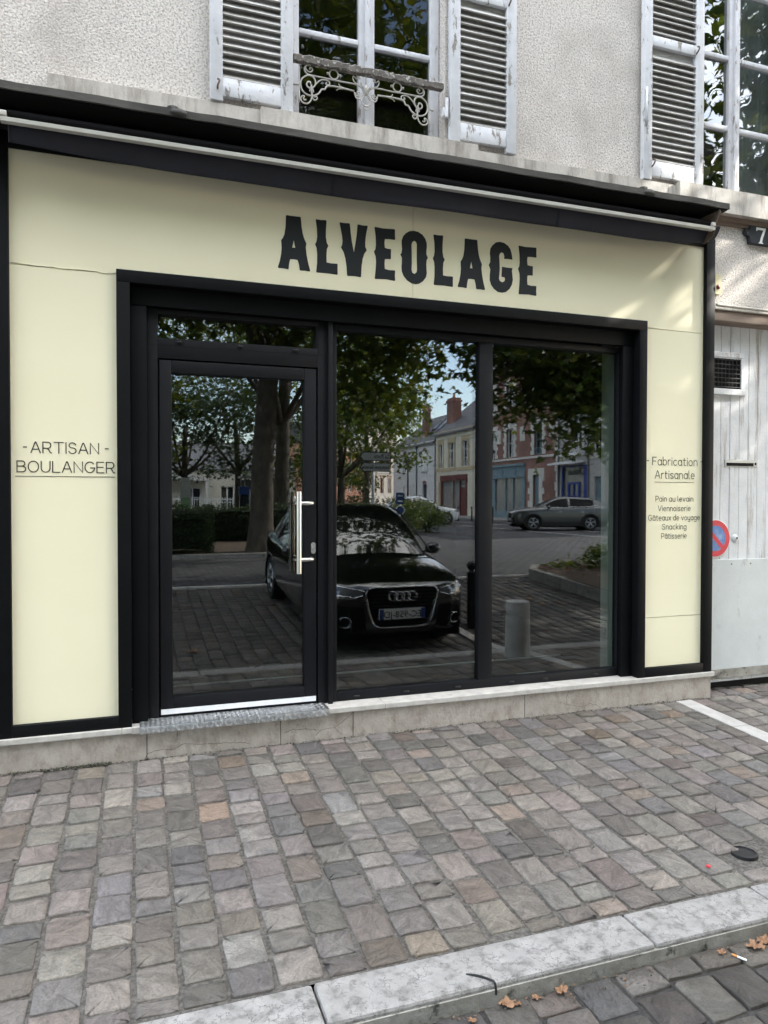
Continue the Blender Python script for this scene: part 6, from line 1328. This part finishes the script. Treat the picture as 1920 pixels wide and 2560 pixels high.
rf = roof(W_, X0w, X1w, cz(6.1), 9.9, 8)
chimney(rf, cy(-49.95), cy(-49.95) + .85, .7, 1.15, 7.0, 9.9, M_brick); chimney(rf, cy(-53.0), cy(-53.0) + .95, 2.2, 2.7, 8.0, 10.7, M_brick)
mb = MB()
for a in (cy(-47.2), cy(-48.4)): mb.prism([(a, .9, 7.86), (a + .8, .9, 7.86), (a + .8, 2.0, 8.93), (a, 2.0, 8.93)], (0, -.05, .05))
mb.build('roof_light', M_pane, rf)
mb = MB(); mb.tube([(cy(-52.6), 2.0, 8.4), (cy(-52.6), 2.0, 13.2)], .03, n=6)
for z in (10.5, 12.2): mb.tube([(cy(-52.6) - .35, 2.0, z), (cy(-52.6) + .35, 2.0, z)], .015, n=5)
mb.build('aerial', M_zinc, rf)
# sunlit pink house far down the square
def ds(s): return -s * 1.35
def dz(z): return 1.56 + (z - 1.56) * 1.35
P_ = house('pink_house', 'sunlit pale pink house with red-brown window shutters at the far end of the square', 'house', (20.8, -70.84, 0), math.atan2(.66, -.75))
hp = [(ds(7.25), ds(6.85), dz(4.0), dz(5.4)), (ds(8.57), ds(8.05), dz(4.3), dz(5.4)), (ds(5.9), ds(5.5), dz(4.0), dz(5.4)), (ds(5.88), ds(5.5), dz(2.1), dz(3.45)), (ds(7.2), ds(6.75), dz(2.07), dz(3.4)), (ds(8.6), ds(8.1), dz(2.1), dz(3.4)), (ds(7.25), ds(6.85), dz(6.15), dz(7.5)), (ds(8.57), ds(8.1), dz(6.15), dz(7.5)), (ds(5.9), ds(5.5), dz(6.15), dz(7.5))]
front(P_, ds(10.0), ds(4.3), 0, dz(8.2), hp, M_pinkrender)
for i, h in enumerate(hp): win(P_, h, M_brownsh if i in (1, 4) else M_joinwhite, guard=M_zinc, pm_=M_brownsh if i in (1, 4) else M_pane)
mb = MB()
for h in hp: mb.box(h[0] - .1, h[0] - .002, -.03, 0, h[2], h[3] + .2); mb.box(h[1] + .002, h[1] + .1, -.03, 0, h[2], h[3] + .2); mb.box(h[0] - .18, h[1] + .18, -.04, 0, h[3] + .2, h[3] + .34)
mb.build('window_trim', M_brickpink, P_)
mb = MB(); mb.box(ds(10.0), ds(4.3), -.10, 0, dz(5.85), dz(5.98)); mb.box(ds(10.0), ds(4.3), -.06, 0, dz(3.84), dz(3.92)); mb.build('cornice', M_stone, P_)
roof(P_, ds(10.0), ds(4.3), dz(8.2), 13.2, 7)
Q_ = house('pale_brick_house', 'sunlit pale brick house with a grey mansard roof and dormers, left of the pink house', 'house', (20.8, -70.84, 0), math.atan2(.66, -.75))
hq = [(ds(a + .5), ds(a), dz(2.1), dz(3.5)) for a in (.5, 1.6, 2.7, 3.5)] + [(ds(a + .5), ds(a), dz(4.0), dz(5.2)) for a in (.5, 1.6, 2.7, 3.5)]
front(Q_, ds(4.25), ds(-3.0), 0, dz(5.9), hq, M_brickpink)
for h in hq: win(Q_, h)
mb = MB(); mb.box(ds(4.25), ds(-3.0), -.16, 0, dz(5.72), dz(5.9)); mb.box(ds(4.25), ds(4.05), -.04, 0, 0, dz(5.72)); mb.box(ds(4.05), ds(-3), -.03, 0, dz(5.4), dz(5.71)); mb.build('stone_trim', M_pinkrender, Q_)
mb = MB(); mb.prism([(ds(4.25), -.1, dz(5.9)), (ds(4.25), 1.1, dz(7.4)), (ds(4.25), 6, dz(7.9)), (ds(4.25), 6, dz(5.9))], (ds(-3) - ds(4.25), 0, 0)); rf = mb.build('roof', M_slate, Q_)
for a in (1.1, 2.6): mb = MB(); mb.box(ds(a + .8), ds(a), .1, .9, dz(6.05), dz(7.0)); dm = mb.build('dormer', M_joinwhite, rf); MB().box(ds(a + .7), ds(a + .1), .085, .099, dz(6.15), dz(6.9)).build('pane', M_pane, dm)
# cream pavilion and railings beyond the hedge
E_ = house('cream_pavilion', 'low cream pavilion with a gabled porch behind white railings, mirrored low in the door glass', 'house', (7.5, -45, 0), PI)
he = [(1.2, 2.1, .2, 2.4), (3.4, 4.5, 1.0, 2.3), (7.5, 8.6, .9, 2.3), (10.5, 11.6, .9, 2.3)]
front(E_, -3, 15, 0, 3.7, he, M_creamrender)
for h in he: win(E_, h)
mb = MB(); mb.prism([(2.8, -1.3, 2.75), (7.2, -1.3, 2.75), (5.0, -1.3, 3.55)], (0, 1.3, 0)); mb.box(3.0, 3.2, -1.25, -1.05, 0, 2.75); mb.box(6.8, 7.0, -1.25, -1.05, 0, 2.75); mb.build('porch', M_stone, E_)
roof(E_, -3, 15, 3.7, 5.6, 7)
Fn = thing('railing', 'white vertical bar railing in front of the cream pavilion', 'railing', (2, -38, .09))
mb = MB()
for i in range(110): mb.box(-6 + i * .145, -5.965 + i * .145, -38.01, -37.98, .12, 1.62)
for z in (.35, 1.5): mb.box(-6, 10, -38.02, -37.97, z, z + .05)
mb.build('bars', M_joinwhite, Fn); mb = MB(); mb.box(-6, 10, -38.06, -37.93, .05, .8); mb.build('low_wall', M_greyrender, Fn)

# ------------------------------------------------------------------ street furniture
def lamp(x, y, label):
    t = thing('street_lamp', label, 'street lamp', (x, y, .09), 'lantern street lamps'); mb = MB()
    mb.lathe([(.14, 0), (.13, .6), (.09, .68), (.075, .9), (.05, 2.2), (.045, 3.35), (.07, 3.38), (.05, 3.45)], c=(x, y, .09), n=14); mb.build('column', M_postblack, t, smooth=True)
    mb = MB()
    for i in range(4):
        a = PI / 4 + i * PI / 2; mb.tube(cr([(x + .05 * math.cos(a), y + .05 * math.sin(a), 3.5), (x + .20 * math.cos(a), y + .20 * math.sin(a), 3.72), (x + .235 * math.cos(a), y + .235 * math.sin(a), 4.12)]), .014, n=6)
    mb.lathe([(.25, 4.10), (.26, 4.16), (.19, 4.26), (.12, 4.34), (.10, 4.45), (.03, 4.5)], c=(x, y, 0), n=18); ln = mb.build('lantern', M_postblack, t, smooth=True)
    mb = MB(); mb.lathe([(.06, 3.58), (.17, 4.09)], c=(x, y, 0), n=16); mb.build('lamp_glass', M_lamp, ln, smooth=True)
lamp(17.8, -41.9, 'black lantern street lamp standing before the white house'); lamp(18.5, -30.9, 'black lantern street lamp beside the mullion, before the blue-grey shopfront')
Sg = thing('direction_sign', 'grey post with two arrow boards, mirrored above the black car', 'sign', (5.9, -13.4, .09))
mb = MB(); mb.tube([(5.95, -13.4, .0), (5.95, -13.4, 2.85)], .04, n=12); mb.build('post', M_galv, Sg, smooth=True)
for z0, z1, txt, sz in ((2.56, 2.80, 'La Poste', .155), (2.28, 2.52, 'Institution Serenne', .125)):
    mb = MB(); y = -13.36; x0, x1 = 5.58, 6.42; h = (z0 + z1) / 2
    # boards point toward -x so that the mirror image points the same way
    mb.prism([(x1, y, z0), (x0 + .08, y, z0), (x0 - .02, y, h), (x0 + .08, y, z1), (x1, y, z1)], (0, .03, 0)); b_ = mb.build('direction_board', M_plastic, Sg)
    MB().prism([(x1 - .02, y + .0302, z0 + .02), (x0 + .085, y + .0302, z0 + .02), (x0 + .01, y + .0302, h), (x0 + .085, y + .0302, z1 - .02), (x1 - .02, y + .0302, z1 - .02)], (0, .002, 0)).build('board_face', M_signgrey, b_)
    font_mb(txt, lambda a, b, d: (x1 - .05 - a * .78, y + .033 + d, z0 + .075 + b), size=sz, depth=.001, align='LEFT', bold=.002).build('board_text', M_plastic, b_)
Pk = thing('parking_sign', 'short post with a blue rectangular panel above a round blue disc', 'sign', (6.35, -12.4, .09))
mb = MB(); mb.tube([(6.35, -12.44, .05), (6.35, -12.44, 1.72)], .03, n=10); mb.build('post', M_galv, Pk, smooth=True)
mb = MB(); mb.cbox(6.24, 6.46, -12.42, -12.40, 1.42, 1.72, c=.008); q = mb.build('sign_panel', M_signblue, Pk)
mb = MB()
for z in (1.62, 1.48):
    for i in range(4): mb.box(6.285 + i * .035, 6.308 + i * .035, -12.3995, -12.398, z, z + .04)
mb.build('panel_marks', M_paint_white, q)
mb = MB(); mb.lathe([(.125, -.01), (.125, .01)], c=(6.35, -12.41, 1.27), n=28, axis='y'); q = mb.build('sign_disc', M_paint_white, Pk); mb = MB(); mb.lathe([(.105, -.002), (.105, .002)], c=(6.35, -12.398, 1.27), n=28, axis='y'); mb.build('blue_face', M_signblue, q)
Nb = thing('notice_board', 'tall narrow notice board, pale above and green poster below, behind the hedge', 'notice board', (1.75, -23.5, .09))
mb = MB(); mb.cbox(1.58, 1.95, -23.55, -23.45, .9, 2.35, c=.01); mb.box(1.64, 1.70, -23.53, -23.47, .0, .9); mb.box(1.83, 1.89, -23.53, -23.47, .0, .9); b_ = mb.build('board', M_signgrey, Nb); MB().box(1.60, 1.93, -23.449, -23.445, .95, 1.6).build('poster', M_green, b_)
Pm = thing('parking_meter', 'dark parking ticket machine with a blue head, mirrored between hedge and trunk', 'parking meter', (3.9, -23.0, .09))
mb = MB(); mb.cbox(3.72, 4.06, -23.15, -22.9, .09, 1.70, c=.02); mb.build('cabinet', M_postblack, Pm); mb = MB(); mb.cbox(3.70, 4.08, -23.17, -22.88, 1.705, 2.02, c=.02); mb.build('head', M_signblue, Pm); mb = MB(); mb.box(4.10, 4.30, -23.1, -23.0, .6, 1.9); mb.build('side_panel', M_paper, Pm)
Bu = thing('bus_shelter', 'glazed street shelter with thin pale frame, half hidden by the big trunk', 'shelter', (5.4, -28, .09))
mb = MB()
for x in (4.6, 5.6, 6.6): mb.box(x, x + .06, -28.0, -27.94, .1, 2.5); mb.box(x, x + .06, -29.3, -29.24, .1, 2.5)
mb.box(4.5, 6.8, -29.4, -27.8, 2.5, 2.6); mb.box(4.6, 6.66, -27.99, -27.95, .5, .56); f_ = mb.build('frame', M_galv, Bu); MB().box(4.66, 6.6, -29.28, -29.26, .56, 2.45).build('back_glass', M_lace, f_)
Np = thing('square_sign', 'small square white sign with a dark disc on the railing', 'sign', (1.0, -37.9, 1.2))
mb = MB(); mb.box(.72, 1.27, -37.9, -37.88, 1.75, 2.3); b_ = mb.build('sign_plate', M_joinwhite, Np); mb = MB(); mb.lathe([(.18, -.002), (.18, .003)], c=(1.0, -37.876, 2.02), n=20, axis='y'); mb.build('sign_mark', M_signblue, b_); mb = MB(); mb.box(.97, 1.03, -37.94, -37.905, .1, 2.3); mb.build('post', M_galv, Np)
# parked bicycle racks as pale hoops above the hedge top
first = None
for i in range(6):
    x = -3.2 + i * .72
    if first is None:
        first = thing('rack_hoop', 'pale metal rack hoop showing over the hedge top', 'bicycle rack', (x, -18.2, .09), 'rack hoops behind the hedge', local=True)
        MB().tube(cr([(-.02, -.25, 0), (-.02, -.25, .95), (0, -.1, 1.20), (.15, .1, 1.17), (.15, .25, .95), (.15, .25, 0)]), .025, n=7).build('hoop', M_galv, first, smooth=True)
    else: o = copy_tree(first); o.location = (x, -18.2, .09)

L_ = house('horizon_block_house', 'unseen long grey house added at far left to darken the low horizon', 'house', (-14, -47, 0), PI)  # house added out of view to darken the low sky
hl = [(1.5 + i * 3.2, 2.6 + i * 3.2, z, z + 1.7) for i in range(9) for z in (1.0, 4.2)]
front(L_, 0, 31, 0, 7.0, hl, M_greyrender)
for h in hl: win(L_, h)
roof(L_, 0, 31, 7.0, 10.5, 8)
